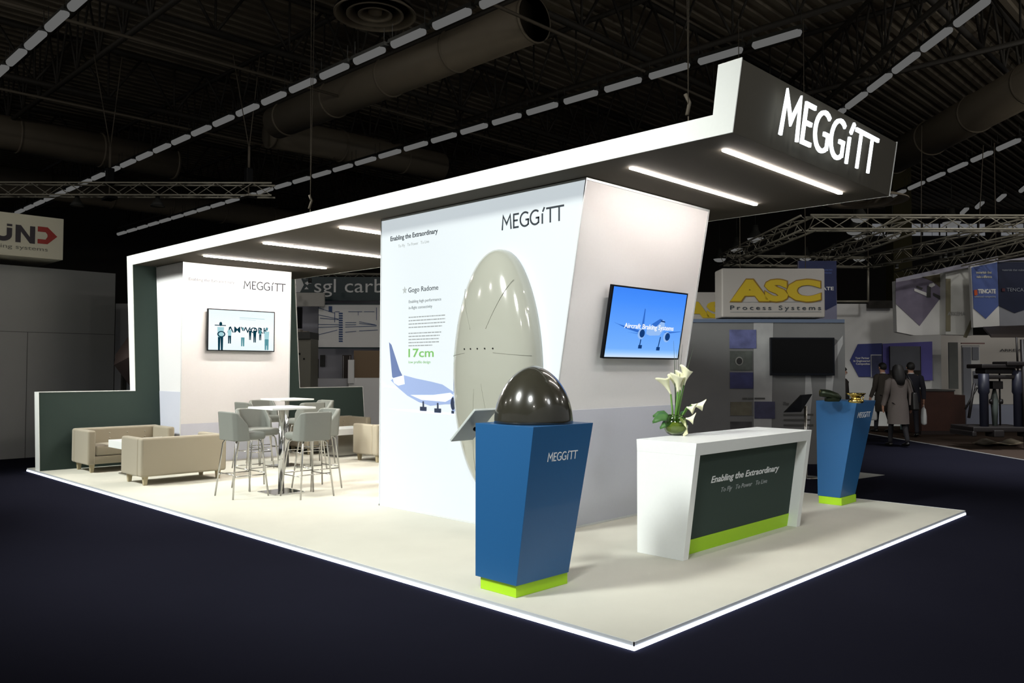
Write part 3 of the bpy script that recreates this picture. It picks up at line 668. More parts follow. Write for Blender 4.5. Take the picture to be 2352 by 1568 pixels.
# far hall wall with a strip of windows
WD = 50
def wallbox(m, a0, a1, z0, z1, b0, b1): m.hexa([dpt(a0, b0, z0), dpt(a1, b0, z0), dpt(a1, b1, z0), dpt(a0, b1, z0), dpt(a0, b0, z1), dpt(a1, b0, z1), dpt(a1, b1, z1), dpt(a0, b1, z1)])
m = MB(); wallbox(m, -60, 60, GZ, CZH, WD, WD+.3); tag(m.build('wall_back', mat('hall_wall', (40, 36, 32), .9)), kind='structure')
win_m = emi('window_daylight', (100, 101, 104), 1)
wi = 0
for (x0, x1) in ((2004, 2052), (2095, 2140), (2142, 2172), (2176, 2226), (2228, 2262), (2300, 2350), (2353, 2400)):
    wi += 1; p0, p1 = at(x0, 541, WD-.05), at(x1, 514, WD-.05); a0 = (p0-CAM).dot(RGT); a1 = (p1-CAM).dot(RGT)
    m = MB(); wallbox(m, a0, a1, p0.z, p1.z, WD-.06, WD-.03); w_ = tag(m.build('window_%d' % wi, win_m), kind='structure')
    m = MB(); wallbox(m, a0, a1, (p0.z+p1.z)/2-.04, (p0.z+p1.z)/2+.04, WD-.12, WD-.07); wallbox(m, (a0+a1)/2-.04, (a0+a1)/2+.04, p0.z, p1.z, WD-.12, WD-.07); m.build('window_frame', beam_m, w_)
# olive columns
for (x0, x1, yt, D, lab) in ((2055, 2098, 470, 38, 'tall olive hall column behind the aluminium trusses'), ):
    p0 = at(x0, 800, D); p1 = at(x1, 800, D); a0 = (p0-CAM).dot(RGT); a1 = (p1-CAM).dot(RGT)
    m = MB(); wallbox(m, a0, a1, GZ, CZH-.05, D, D+.8); tag(m.build('hall_column', mat('olive_column', (70, 64, 34), .8)), lab, 'column', kind='thing')

# ---- roof lattice girders
def girder(name, p, q, zb, zt, label, grp, step=1.6, r=.055):
    e = empty(name, p, 0, label, 'roof girder', grp); p = Vector(p); q = Vector(q); d = (q-p); L = d.length; d.normalize()
    m = MB()
    for z in (zb, zt): m.tube([d*0+Z*z, d*L+Z*z], r*1.3, 6)
    m.build('chord', beam_m, e)
    m = MB(); k = int(L/step); 
    for i in range(k):
        a = d*(i*step); b = d*((i+.5)*step); c = d*((i+1)*step)
        m.tube([a+Z*zt, b+Z*zb], r*.6, 5); m.tube([b+Z*zb, c+Z*zt], r*.6, 5); m.tube([b+Z*zb, b+Z*zt], r*.5, 5)
    m.build('lattice', beam_m, e); return e
for x in (-1.7, 3.3, 8.3, 13.3, 18.3): girder('roof_girder', (x, -2 if x > 8 else 2, 0), (x, 45, 0), 9.4, 11.1, 'dark steel lattice girder under the roof, running alongside the lamp rows', 'lengthwise roof girders')
for y in (3.0, 9.5, 16, 23, 31): girder('roof_girder', (-8, y, 0), (30, y, 0), 9.7, 11.2, 'dark steel lattice girder under the roof, crossing the lamp rows', 'crosswise roof girders', 2.0, .065)
girder('roof_girder', dpt(9, 6, 0), dpt(9, 45, 0), 9.3, 10.9, 'dark diagonal steel girder right of the canopy sign', None)
# thin pipes
for (y, z) in ((8.3, 8.6), (15.5, 8.8), (21, 8.7)):
    tag(MB().tube([(-3, y, z), (24, y, z)], .035, 6).build('ceiling_pipe', chordl_m), 'thin grey pipe crossing under the roof', 'pipe', 'ceiling pipes')

# ---- hall lamps
def hall_lamp():
    e = empty('hall_lamp', (0, 0, 0), 0, 'x', 'hall lamp')
    m = MB(); m.hexa([(-.07, -.60, .01), (.07, -.60, .01), (.07, .60, .01), (-.07, .60, .01), (-.05, -.57, .10), (.05, -.57, .10), (.05, .57, .10), (-.05, .57, .10)]); m.tube([(0, -.5, .1), (0, -.5, .4)], .008, 4); m.tube([(0, .5, .1), (0, .5, .4)], .008, 4)
    m.build('lamp_housing', lamphouse_m, e)
    m = MB(); m.tube([(0, -.50, -.015), (0, -.46, -.02), (0, .46, -.02), (0, .50, -.015)], [.035, .08, .08, .035], 12); m.build('diffuser', lamp_m, e)
    return e
hl0 = hall_lamp(); first = True
def place_lamp(x, y, z, rz, lab, grp, sx=1.0):
    global first
    o = hl0 if first else copy_tree(hl0); first = False
    o.location = (x, y, z); o.rotation_euler.z = rz; o['label'] = lab; o['group'] = grp; return o
for i in range(26):
    y = 7.0+1.27*i
    place_lamp(5.8, y, 8, 0, 'tubular hall lamp in the long row running above the canopy towards the upper left', 'middle hall lamp row')
for i in range(28): place_lamp(10.78, 4.45+1.225*i, 8, 0, 'tubular hall lamp in the row just above the canopy roofline, ending near the canopy sign', 'hall lamp row over the canopy')
for i in range(8): place_lamp(.80, 12.3+1.27*i, 8, 0, 'tubular hall lamp in the short row at the upper left corner', 'upper left hall lamp row')
for i in range(7): place_lamp(.80+.0, 22.5+1.27*i, 8, 0, 'tubular hall lamp low on the left, above the hanging white box sign', 'hall lamps above the left box sign')
dd = Vector((.707, .707, 0)); rz = -PI/4
for i in range(8):
    p = Vector((11.25, .55, 0))+dd*(1.20*i); place_lamp(p.x, p.y, 8, rz, 'tubular hall lamp in the diagonal row right of the canopy sign', 'diagonal hall lamp row')
for i in range(8):
    p = Vector((20.5, 1.4, 0))+dd*(1.30*i); place_lamp(p.x, p.y, 8, rz, 'tubular hall lamp in the farther diagonal row at the right', 'farther diagonal hall lamp row')
pa = [(2352, 431), (2300, 452), (2250, 469), (2215, 483), (2180, 496)]
for (a, b) in pa:
    p = at(a, b, 30); place_lamp(p.x, p.y, p.z, rz-.35, 'tubular hall lamp in the farthest right row, above the aluminium trusses', 'farthest right hall lamp row')
# round high-bay lamps
def high_bay():
    e = empty('high_bay_lamp', (0, 0, 0), 0, 'x', 'hall lamp')
    m = MB(); m.lathe([(.0, .5), (.09, .48), (.11, .32), (.16, .22), (.30, .02), (.30, 0), (.28, .01), (.14, .2), (0, .22)], n=24); m.tube([(0, 0, .48), (0, 0, 1.6)], .01, 5); m.build('reflector', lamphouse_m, e)
    MB().lathe([(0, -.14), (.12, -.125), (.22, -.08), (.28, .0), (.28, .006), (0, .006)], n=24).build('diffuser', lamp_m, e); return e
hb0 = high_bay()
for i, (px, py, D, s) in enumerate(((1735, 548, 26, .9), (1692, 572, 30, .9), (1653, 595, 34, .9), (1850, 592, 32, .9), (1962, 531, 24, .8), (1975, 502, 22, .8), (1974, 543, 30, .9), (1974, 594, 34, .9), (2186, 511, 27, 1.0), (2050, 540, 25, .8))):
    p = at(px, py, D); o = hb0 if i == 0 else copy_tree(hb0); o.location = p; o.scale = (s, s, s); o['label'] = 'round glowing high-bay lamp among the aluminium trusses at the right'; o['group'] = 'round high-bay lamps'
def track_lamp(p, k):
    e = empty('track_lamp', p, 0, 'small bright spotlight on the trusses over the neighbouring booths', 'spotlight', 'small booth spotlights')
    MB().lathe([(0, .0), (.05, .0), (.05, .14), (0, .14)], n=12).build('lamp_body', lamphouse_m, e); MB().lathe([(0, -.004), (.045, -.004), (.045, -.001), (0, -.001)], n=12).build('lamp_lens', lamp_m, e)
for (px, py) in ((1745, 583), (1748, 581), (1795, 590), (1709, 583), (1868, 590), (1915, 570), (1912, 573), (1700, 600), (2160, 597), (2172, 590), (2190, 590), (2210, 585), (2215, 535), (2235, 545), (2300, 520), (2140, 635), (2060, 615), (1800, 590), (700, 640), (712, 650)):
    track_lamp(at(px, py, 24), 0)

# ---- ducts
def duct(name, a, b, r, label, flange=2.5):
    e = empty(name, (0, 0, 0), 0, label, 'duct'); a = Vector(a); b = Vector(b); L = (b-a).length; d = (b-a)/L
    MB().tube([a, b], r, 28).build('duct_tube', duct_m, e); m = MB(); t = 0
    while t < L: MB().tube([a+d*t, a+d*(t+.06)], r+.03, 28).build('flange', duct_m, e); t += flange
    return e
duct('air_duct', (8.6, 8.8, 9.0), (8.6, 19.4, 9.0), .48, 'big round air duct running above the long middle lamp row')
duct('air_duct', (-4, 26.6, 9.0), (8.6, 26.6, 9.0), .55, 'big round air duct crossing behind the lamp rows at the left')
duct('air_duct', (8.9, 20.4, 9.0), (15.6, 20.0, 9.0), .5, 'round air duct branching off to the right at the middle of the roof')
duct('air_duct', (1.5, 34, 9.0), (22, 34, 9.0), .55, 'far round air duct low behind the lamp rows')
duct('air_duct', (18.6, .45, 9.0), (27, 8.8, 9.0), .55, 'big round air duct at the right edge, beside the canopy sign')
e = empty('ceiling_diffuser', (6.15, 11.1, 9.0), 0, 'large round air diffuser with concentric rings near the top of the hall', 'air diffuser')
m = MB()
for r in (.86, .60, .36): m.lathe([(r, 0), (r, .03), (r-.16, .16), (r-.18, .15), (r-.05, .02), (r-.03, 0), (r, 0)], n=48)
m.build('ring', duct_m, e); MB().lathe([(0, .02), (.14, .03), (.16, .12), (0, .14)], n=32).build('centre_cone', duct_m, e); MB().lathe([(.8, .12), (.84, .12), (.6, .5), (.45, 2.2), (.43, 2.2), (.58, .5)], n=32).build('neck', beam_m, e)
e = empty('ceiling_diffuser', at(1990, 463, 20), 0, 'flat round air diffuser just under the right end of the canopy', 'air diffuser')
m = MB()
for r in (.95, .6): m.lathe([(r, 0), (r, .03), (r-.22, .12), (r-.25, .12), (r-.05, .0), (r, 0)], n=40)
m.build('ring', duct_m, e); MB().lathe([(0, .02), (.3, .12), (.4, .5), (0, .5)], n=24).build('neck', beam_m, e)

# ---- aluminium box trusses
def box_truss(p, q, s, label, grp=None, step=.45, r=.022, tri=False):
    p, q = Vector(p), Vector(q); d = q-p; L = d.length; d.normalize(); sd = Vector((-d.y, d.x, 0)).normalized(); up = d.cross(sd)*-1
    if up.z < 0: up = -up
    e = empty('lighting_truss', p, 0, label, 'truss', grp); m = MB(); h = s/2
    cs = [sd*a*h+up*b*h for a, b in ((-1, -1), (1, -1), (1, 1), (-1, 1))]
    for c in cs: m.tube([c, c+d*L], r, 6)
    m.build('chord', truss_m, e); m = MB(); k = int(L/step)
    for i in range(k):
        for j in (0, 1, 2, 3):
            a, b = cs[j], cs[(j+1) % 4]
            if i % 2: a, b = b, a
            m.tube([a+d*i*step, b+d*(i+1)*step], r*.45, 4)
    m.build('lattice', truss_m, e); return e
ta, tb_ = at(-260, 441, 20), at(628, 431, 20); ta.z = tb_.z = (ta.z+tb_.z)/2
box_truss(ta, tb_, .30, 'aluminium lighting truss hanging over the left booths')
for (px, lab) in ((252, 'left of two black chain hoists holding the left aluminium truss'), (571, 'right of two black chain hoists holding the left aluminium truss')):
    p = at(px, 425, 20); e = empty('chain_hoist', p, 0, lab, 'chain hoist')
    MB().box(-.09, .09, -.07, .07, .0, .42).build('motor', black_m, e, bevel=.02); MB().box(-.12, .12, -.22, .22, -.36, -.30).build('clamp', black_m, e, bevel=.01)
    m = MB(); m.tube([(0, 0, .4), (0, 0, .95)], .03, 6); m.tube([(0, 0, .9), (-.35, .2, 3.2)], .012, 5); m.tube([(0, 0, .9), (.2, -.1, 3.2)], .012, 5); m.tube([(0, 0, -.3), (0, 0, 0)], .02, 5); m.build('chain', chordl_m, e)
for (px, lab) in ((177, 'left of two dark pendant lamps under the left aluminium truss'), (362, 'right of two dark pendant lamps under the left aluminium truss')):
    p = at(px, 474, 20); e = empty('pendant_lamp', p, 0, lab, 'pendant lamp')
    m = MB(); m.lathe([(0, .26), (.05, .26), (.06, .18), (.10, .12), (.17, .0), (.165, 0), (.09, .11), (0, .13)], n=20); m.tube([(0, 0, .25), (0, 0, .36)], .012, 5); m.build('lamp_shade', lamphouse_m, e)
    MB().lathe([(0, .0), (.15, .002), (.15, .01), (0, .01)], n=20).build('lens', mat('dull_lens', (150, 145, 130), .5), e)
zt = 4.6
def tz(px, py, z=4.6): return atz(px, py, z)
P1, P2, P3, P4 = tz(1665, 598), tz(1856, 512), at(2230, 515, 17.2), tz(1995, 603)
P3 = P2+RGT*7.5; P3.z = zt; P2.z = zt
box_truss(P1, P2, .30, 'aluminium truss slanting up from the box sign towards the canopy corner')
box_truss(P2, P3, .28, 'aluminium truss running level right of the canopy corner, behind the lamps')
Pm = tz(1872, 600); Pn = tz(2085, 518); box_truss(Pm, Pn, .30, 'middle aluminium truss slanting above the gap right of the box sign')
box_truss(P4, tz(2450, 500), .30, 'long right aluminium truss rising to the right edge of the view')
box_truss(P1+RGT*0, P4, .26, 'short level aluminium truss right behind the top of the box sign')
Pq = tz(2066, 636, 4.4); box_truss(Pq, tz(2420, 548, 4.4), .30, 'dark-looking truss along the top of the white hanging banners')
for (x0, y0, x1, y1) in ((2115, 590, 2120, 500), (2288, 600, 2287, 540), (2245, 590, 2262, 545), (1994, 605, 1994, 520)):
    D = 22; a, b = at(x0, y0, D), at(x1, y1, D); b.z += 2.5
    tag(MB().tube([a, b], .012, 5).build('suspension_wire', chordl_m), 'thin wire holding the right-hand trusses', 'wire', 'truss suspension wires')
a, b = at(1994, 605, 23.1), at(1994, 692, 23.1); tag(MB().tube([a, b], .03, 8).build('truss_post', truss_m), 'thin vertical pipe hanging from the truss corner, right of the box sign', 'pipe')
a, b = at(1920, 692, 23.1), at(1994, 692, 23.1); tag(MB().tube([a, b], .03, 8).build('truss_rail', truss_m), 'short level pipe at the top of the white partition right of the box sign', 'pipe')

# ---- generic helper for booth panels facing the camera side (hall diagonal axes)
def panel(m, x0, y0, x1, y1, D, th=.05, z0=None, z1=None):
    """vertical panel between two photo columns / rows at depth D, built in the hall's own axes"""
    p, q = at(x0, y1, D), at(x1, y0, D); a0, a1 = (p-CAM).dot(RGT), (q-CAM).dot(RGT)
    zb = p.z if z0 is None else z0; zt_ = q.z if z1 is None else z1
    wallbox(m, min(a0, a1), max(a0, a1), zb, zt_, D, D+th); return a0, a1, zb, zt_
def ppoly(m, pts, D, th=.004):
    P = [dpt((at(x, y, D)-CAM).dot(RGT), D, at(x, y, D).z) for x, y in pts]; m.prism(P, -FWD*th)
def ptext(name, s, x, yb, w_px, h_px, D, mt, parent, **k):
    p = at(x, yb, D); o = dpt((p-CAM).dot(RGT), D, p.z); m = MB(); sc_ = D/F
    put_text(m, s, o, RGT, Z, -FWD, w_px*sc_, h_px*sc_, .006, **k); return m.build(name, mt, parent, fixn=False)
wb = mat('booth_white', (236, 235, 232), .7); wgrey = mat('booth_grey_wall', (132, 132, 130), .75, noise=.05, nscale=2); gdark = mat('booth_dark_grey', (70, 70, 68), .7)
bl1 = mat('booth_blue', (84, 104, 168), .6); bl2 = mat('booth_navy', (34, 44, 90), .6); pur = mat('booth_violet', (112, 106, 190), .6); tealm = mat('dark_teal_glass', (16, 44, 48), .3)
goldp = mat('gold_print', (170, 145, 20), .5); brownp = mat('brown_print', (120, 90, 20), .5); brn = mat('dark_brown_wood', (64, 34, 22), .5, noise=.2, nscale=8); ora = mat('orange_print', (210, 90, 40), .6)

# ---- left neighbour: white walls and box sign (parallel to our stand's short side)
LY = 14.02
m = MB(); m.box(-6.0, 2.08, LY, LY+.12, GZ, 3.45); e = m.build('display_wall', wgrey); tag(e, 'plain grey-white booth wall at the far left, beneath the hanging box sign', 'booth wall')
m = MB(); zz = 2.24; m.box(-6, 2.075, LY-.004, LY, zz, zz+.01); m.box(.55, .56, LY-.004, LY, GZ, zz); m.build('panel_joint', gdark, e)
y0 = 13.6
def yx(px): 
    d = ray(px, 560); return (CAM+d*((y0-CAM.y)/d.y)).x
def yz(px, py):
    d = ray(px, py); return (CAM+d*((y0-CAM.y)/d.y)).z
e = empty('hanging_box_sign', (yx(60), y0, yz(60, 596)), 0, 'hanging white box sign with dark letters and a red arrow at the left edge', 'sign'); ei = Vector((yx(60), y0, yz(60, 596)))
xr = yx(145); xl = -4.2; z0_, z1_ = yz(145, 597), yz(145, 503)
MB().box(xl-ei.x, xr-ei.x, 0, 1.9, z0_-ei.z, z1_-ei.z).build('box', mat('box_sign_white', (205, 200, 180), .7), e)
lm_ = mat('sign_letters', (52, 46, 52), .6); zb_ = yz(40, 556)-ei.z; zt_ = yz(40, 516)-ei.z; Hh = zt_-zb_
def thick(m, pts, w):
    L, R_ = ribbon(pts, w)
    for i in range(len(L)-1): poly(m, [tuple(L[i]), tuple(L[i+1]), tuple(R_[i+1]), tuple(R_[i])], (0, -.002, 0), X, Z, -Y, .006)
u0, u1 = yx(-17)-ei.x, yx(27)-ei.x; wst = (u1-u0)*.28; n0, n1 = yx(35)-ei.x, yx(80)-ei.x
m = MB(); uc = (u0+u1)/2; ur = (u1-u0)/2-wst/2
thick(m, [(uc-ur, zb_+Hh*.78), (uc-ur, zb_+Hh*.38)]+[(uc-ur*math.cos(a*math.pi/10), zb_+Hh*.38-(Hh*.38-wst/2)*math.sin(a*math.pi/10)) for a in range(1, 10)]+[(uc+ur, zb_+Hh*.38), (uc+ur, zb_+Hh*.78)], wst)
for k in (-1, 1): poly(m, [(uc+k*ur-wst/2, zt_-Hh*.13), (uc+k*ur+wst/2, zt_-Hh*.13), (uc+k*ur+wst/2, zt_), (uc+k*ur-wst/2, zt_)], (0, -.002, 0), X, Z, -Y, .006)
poly(m, [(n0, zb_), (n0+wst, zb_), (n0+wst, zt_), (n0, zt_)], (0, -.002, 0), X, Z, -Y, .006); poly(m, [(n1-wst, zb_), (n1, zb_), (n1, zt_), (n1-wst, zt_)], (0, -.002, 0), X, Z, -Y, .006)
poly(m, [(n0, zt_), (n0+wst, zt_), (n1, zb_), (n1-wst, zb_)], (0, -.003, 0), X, Z, -Y, .006)
m.build('lettering', lm_, e)
m = MB(); xa = yx(86)-ei.x; xb = yx(131)-ei.x; zt1 = yz(90, 520)-ei.z; zb1 = yz(90, 559)-ei.z; zm = (zt1+zb1)/2; xm = xa+(xb-xa)*.5; hh = (zt1-zb1)
poly(m, [(xa, zt1), (xm, zt1), (xb, zm), (xm, zb1), (xa, zb1), (xa, zb1+hh*.26), (xa+(xm-xa)*.8, zb1+hh*.26), (xm, zm-.02), (xm, zm+.02), (xa+(xm-xa)*.8, zt1-hh*.30), (xa, zt1-hh*.30)], (0, -.002, 0), X, Z, -Y, .006); m.build('red_arrow', mat('sign_red', (150, 40, 32), .6), e)
m = MB(); put_text(m, 'cutting systems', (yx(-40)-ei.x, -.003, yz(60, 573)-ei.z), X, Z, -Y, yx(110)-yx(-40), .075, .004); m.build('subline', mat('sign_grey', (120, 118, 108), .6), e, fixn=False)
# white faceted thing beyond
e = MB(); panel(e, 262, 697, 300, 905, 17, .1, z0=GZ); e = e.build('display_wall', mat('booth_white2', (190, 190, 190), .7)); tag(e, 'narrow white booth wall seen between the plain grey wall and the canopy end', 'booth wall')
e = empty('faceted_display', at(285, 830, 15.8), 0, 'brown folded faceted display piece just left of the canopy end wall', 'display'); eo = at(285, 830, 15.8)
m = MB(); P = [at(x, y, D)-eo for x, y, D in ((300, 765, 15.8), (265, 814, 15.6), (262, 838, 15.5), (300, 888, 15.8), (300, 818, 15.2), (310, 830, 16.2))]
m.add(P, [(0, 1, 4), (1, 2, 4), (2, 3, 4), (0, 4, 5), (4, 3, 5), (0, 5, 3, 2, 1)]); m.build('facets', mat('folded_brown', (86, 72, 68), .6), e)
MB().box(-.04, .04, -.04, .04, GZ-eo.z, .02).build('post', beam_m, e)

# ---- booth in the gap between the towers
D = 26
e = empty('glass_banner_sign', at(770, 690, D), 0, 'dark teal overhead sign with big white letters seen between the two towers', 'sign'); eo = at(770, 690, D)
def local(o_, e_): o_.location = -e_.location; return o_
m = MB(); panel(m, 655, 636, 900, 690, D, .12); local(m.build('sign_board', tealm, e), e)
local(ptext('lettering', 'sgl carbon', 722, 671, 215, 33, D-.01, wb, e, bold=.0), e)
m = MB(); ppoly(m, [(672, 636), (690, 636), (698, 654), (689, 671), (671, 671), (680, 654)], D-.01); ppoly(m, [(700, 650), (706, 646), (710, 650), (706, 655)], D-.01); ppoly(m, [(699, 664), (704, 658), (709, 664)], D-.01); local(m.build('chevron_logo', wb, e), e)
box_truss(at(640, 640, D+1), at(905, 640, D+1), .3, 'aluminium truss behind the teal overhead sign')
e = tag(MB().box(0, .01, 0, .01, 0, .01).build('x', wb), '', ''); bpy.data.objects.remove(e)
def simple(name, rects, D, mt, label, cat, th=.1, floor=False):
    m = MB()
    for r in rects: panel(m, *r, D, th, z0=GZ+.0065 if floor else None)
    return tag(m.build(name, mt), label, cat)
simple('fascia_board', [(650, 672, 745, 703)], D-.8, mat('fascia_grey', (188, 184, 176), .7), 'pale grey fascia board under the teal overhead sign', 'fascia')
wl = simple('display_wall', [(650, 690, 905, 965)], D+1.5, mat('booth_lilac', (190, 190, 200), .7), 'pale back wall of the booth between the towers', 'booth wall', .1, True)
e = empty('projection_screen', at(800, 750, D-.5), 0, 'wide white screen with thin blue diagram lines, between the towers', 'screen')
m = MB(); panel(m, 730, 697, 905, 800, D-.5, .06); local(m.build('frame', tealm, e), e)
m = MB(); panel(m, 731, 700, 905, 797, D-.52, .02); local(m.build('screen_face', wb, e), e)
m = MB(); blp = mat('diagram_blue', (60, 84, 130), .6)
for i in range(13): ppoly(m, [(778, 718+5.3*i), (787, 718+5.3*i), (787.5, 721.5+5.3*i), (778.5, 721.5+5.3*i)], D-.53)
for (x0, y0_, x1, y1) in ((731, 706, 768, 718), (731, 722, 778, 732), (735, 730, 778, 733), (731, 744, 778, 745), (731, 751, 778, 749), (731, 768, 775, 757), (793, 740, 818, 740), (793, 745, 818, 745), (793, 750, 865, 748), (825, 738, 862, 745), (825, 742, 865, 746), (793, 762, 818, 760), (825, 759, 868, 757), (770, 715, 780, 715), (800, 715, 832, 715), (836, 715, 860, 715)):
    ppoly(m, [(x0, y0_), (x1, y1), (x1, y1+1.3), (x0, y0_+1.3)], D-.53)
for (x0, y0_, x1, y1) in ((768, 716, 769.4, 740), (755, 703, 763, 716), (864, 706, 865.2, 735), (822, 716, 823, 724)): ppoly(m, [(x0, y0_), (x1, y0_), (x1, y1), (x0, y1)], D-.53)
local(m.build('diagram_lines', blp, e), e)
simple('monitor', [(664, 705, 693, 754)], D-1.2, black_m, 'black monitor above the grey machine, just right of the rear tower', 'monitor')
e = empty('grey_machine', at(690, 820, D-1.4), 0, 'bulky grey machine cabinet just right of the rear tower', 'machine')
gm = mat('machine_grey', (120, 118, 106), .6)
m = MB(); panel(m, 668, 778, 714, 880, D-2.9, .9, z0=GZ); local(m.build('cabinet', gm, e), e)
m = MB(); panel(m, 664, 762, 712, 778, D-3.0, 1.05); local(m.build('top_deck', gdark, e), e)
m = MB(); ppoly(m, [(686, 810), (690, 810), (690, 815), (686, 815)], D-2.92, .02); ppoly(m, [(697, 822), (700, 822), (700, 826), (697, 826)], D-2.92, .02); local(m.build('knob', black_m, e), e)
m = MB(); panel(m, 672, 756, 690, 763, D-2.8, .3); panel(m, 695, 760, 706, 764, D-2.8, .2); local(m.build('fixture', mat('fixture_grey', (140, 130, 118), .5), e), e)
for (x0, x1, lab) in ((708, 731, 'left of two tall dark framed door panels between the towers'), (785, 806, 'right of two tall dark framed door panels between the towers')):
    e = empty('door_panel', at(x0, 860, D-.9), 0, lab, 'door panel'); m = MB(); panel(m, x0, 815 if x0 > 750 else 824, x1, 965, D-.9, .08, z0=GZ); local(m.build('leaf', mat('door_brown', (50, 40, 34), .5), e), e)
    m = MB()
    for xx in (x0+2, x1-4): panel(m, xx, 817 if x0 > 750 else 824, xx+2, 965, D-.93, .02, z0=GZ)
    local(m.build('frame', wb, e), e)
simple('brown_partition', [(812, 805, 905, 868)], D-.7, mat('warm_partition', (140, 118, 92), .7), 'warm brown partition low behind the front tower edge', 'partition', .06)
simple('low_counter', [(640, 869, 805, 965)], D-1.7, mat('counter_pale', (188, 188, 192), .6), 'low pale counter front left of the white cabinet between the towers', 'counter', .6, True)
e = simple('white_cabinet', [(800, 868, 905, 965)], D-2.2, wb, 'white low cabinet seen just left of the front tower', 'cabinet', .6, True)
simple('white_pillar', [(799, 826, 813, 880)], D-2.3, wb, 'slim white pillar beside the right dark door panel', 'pillar', .1)
simple('grey_board', [(735, 815, 746, 842)], D+1.4, gdark, 'small dark grey board on the pale wall between the towers', 'board', .06)

# ---- neighbouring booth with big letters, right of the front tower
D = 14.4
e = empty('display_wall', dpt(4, D, GZ), 0, 'dark grey booth wall with photo prints and a black monitor, right of the front tower', 'booth wall'); 
bwm = mat('booth_wall_charcoal', (104, 104, 104), .7, noise=.25, nscale=1.2)
m = MB(); panel(m, 1560, 736, 1940, 1066, D, .12, z0=GZ); local(m.build('wall_panel', bwm, e), e)
m = MB(); panel(m, 1560, 733, 1940, 740, D-.02, .16); local(m.build('top_rail', mat('rail_slate', (84, 96, 116), .5), e), e)
ph = [(1676, 757, 1737, 800, (84, 88, 130)), (1677, 806, 1728, 850, (72, 76, 72)), (1677, 855, 1730, 892, (48, 50, 92)), (1678, 923, 1727, 954, (88, 84, 70)), (1733, 922, 1780, 961, (58, 58, 84)), (1678, 968, 1727, 985, (60, 58, 60))]
for i, (x0, y0_, x1, y1, c) in enumerate(ph):
    m = MB(); panel(m, x0, y0_, x1, y1, D-.012, .01); local(m.build('photo_print', mat('photo%d' % i, c, .5, noise=.8, nscale=5), e), e)
m = MB(); ppoly(m, ell(1698, 829, 9, 10, 24), D-.016); local(m.build('printed_ring', mat('ringg', (128, 128, 124), .5), e), e)
m = MB(); ppoly(m, ell(1698, 829, 6.5, 7.5, 24), D-.024); local(m.build('printed_ring_centre', mat('ringk', (34, 34, 34), .5), e), e)
m = MB(); ppoly(m, [(1731, 740), (1776, 740), (1772, 985), (1731, 985)], D-.003, .002); ppoly(m, [(1898, 855), (1912, 800), (1936, 770), (1936, 790), (1918, 830), (1905, 985), (1893, 985)], D-.003, .002); ppoly(m, [(1850, 862), (1862, 862), (1866, 905), (1858, 985), (1846, 985)], D-.003, .002)
local(m.build('printed_streak', mat('streak_grey', (150, 150, 150), .6, noise=.3, nscale=3), e), e)
m = MB()
for (a_, b_) in ((1705, 1716), (1718, 1731), (1733, 1757)): ppoly(m, [(a_, 913), (b_, 913), (b_, 917), (a_, 917)], D-.006)
local(m.build('printed_heading_line', gdark, e), e)
local(ptext('printed_text', 'The', 1798, 930, 14, 8, D-.01, gdark, e), e)
m = MB()
for i, yy in enumerate((950, 962, 974)): ppoly(m, [(1800, yy), (1868-6*(i % 2), yy), (1868-6*(i % 2), yy+4), (1800, yy+4)], D-.006)
local(m.build('printed_text_line', gdark, e), e)
e = empty('black_monitor', at(1843, 818, D-.15), 0, 'switched-off black monitor on the dark grey booth wall, right of the counter', 'monitor')
m = MB(); panel(m, 1770, 775, 1917, 862, D-.09, .06); local(m.build('bezel', bezel_m, e, bevel=.006), e); m = MB(); panel(m, 1774, 779, 1913, 856, D-.095, .004); local(m.build('screen', black_m, e), e)
m = MB(); panel(m, 1822, 795, 1864, 840, D-.03, .03); local(m.build('wall_mount', black_m, e), e)
def letter_box(x0, y0_, x1, y1, D, label, parts):
    e = empty('hanging_box_sign', at((x0+x1)/2, y1, D), 0, label, 'sign')
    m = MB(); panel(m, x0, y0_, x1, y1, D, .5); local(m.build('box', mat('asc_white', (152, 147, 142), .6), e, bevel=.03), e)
    return e
e = letter_box(1658, 616, 1895, 729, D-.02, 'hanging white box sign with big gold letters, above the dark grey booth wall', 0)
local(ptext('lettering_outline', 'ASC', 1675, 689, 213, 48, D-.026, brownp, e, bold=.075), e)
local(ptext('lettering', 'ASC', 1677.5, 688, 208, 45.5, D-.034, goldp, e, bold=.055), e)
local(ptext('subline', 'Process Systems', 1677, 711, 209, 10.5, D-.026, print_dark, e, space=1.45), e)
m = MB(); ppoly(m, [(1677, 693.3), (1886, 692.3), (1886, 693), (1677, 694)], D-.024); ppoly(m, [(1677, 716), (1886, 715), (1886, 715.8), (1677, 716.8)], D-.024); local(m.build('ruled_line', print_grey, e), e)
e = empty('hanging_box_sign', at(1620, 737, D+2.4), 0, 'second white box sign with a gold letter, cut off by the front tower', 'sign')
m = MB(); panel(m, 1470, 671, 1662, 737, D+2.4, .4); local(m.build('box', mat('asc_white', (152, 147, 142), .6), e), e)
local(ptext('lettering', 'ASC', 1566, 727, 150, 34, D+2.39, goldp, e, bold=.06), e)
for xx, yy in ((1700, 598), (1850, 598)):
    a, b = at(xx, 616, D+.2), at(xx, 616, D+.2); b.z += 4.5; tag(MB().tube([a, b], .007, 5).build('suspension_wire', chordl_m), 'thin wire holding the box sign with gold letters', 'wire', 'box sign wires')
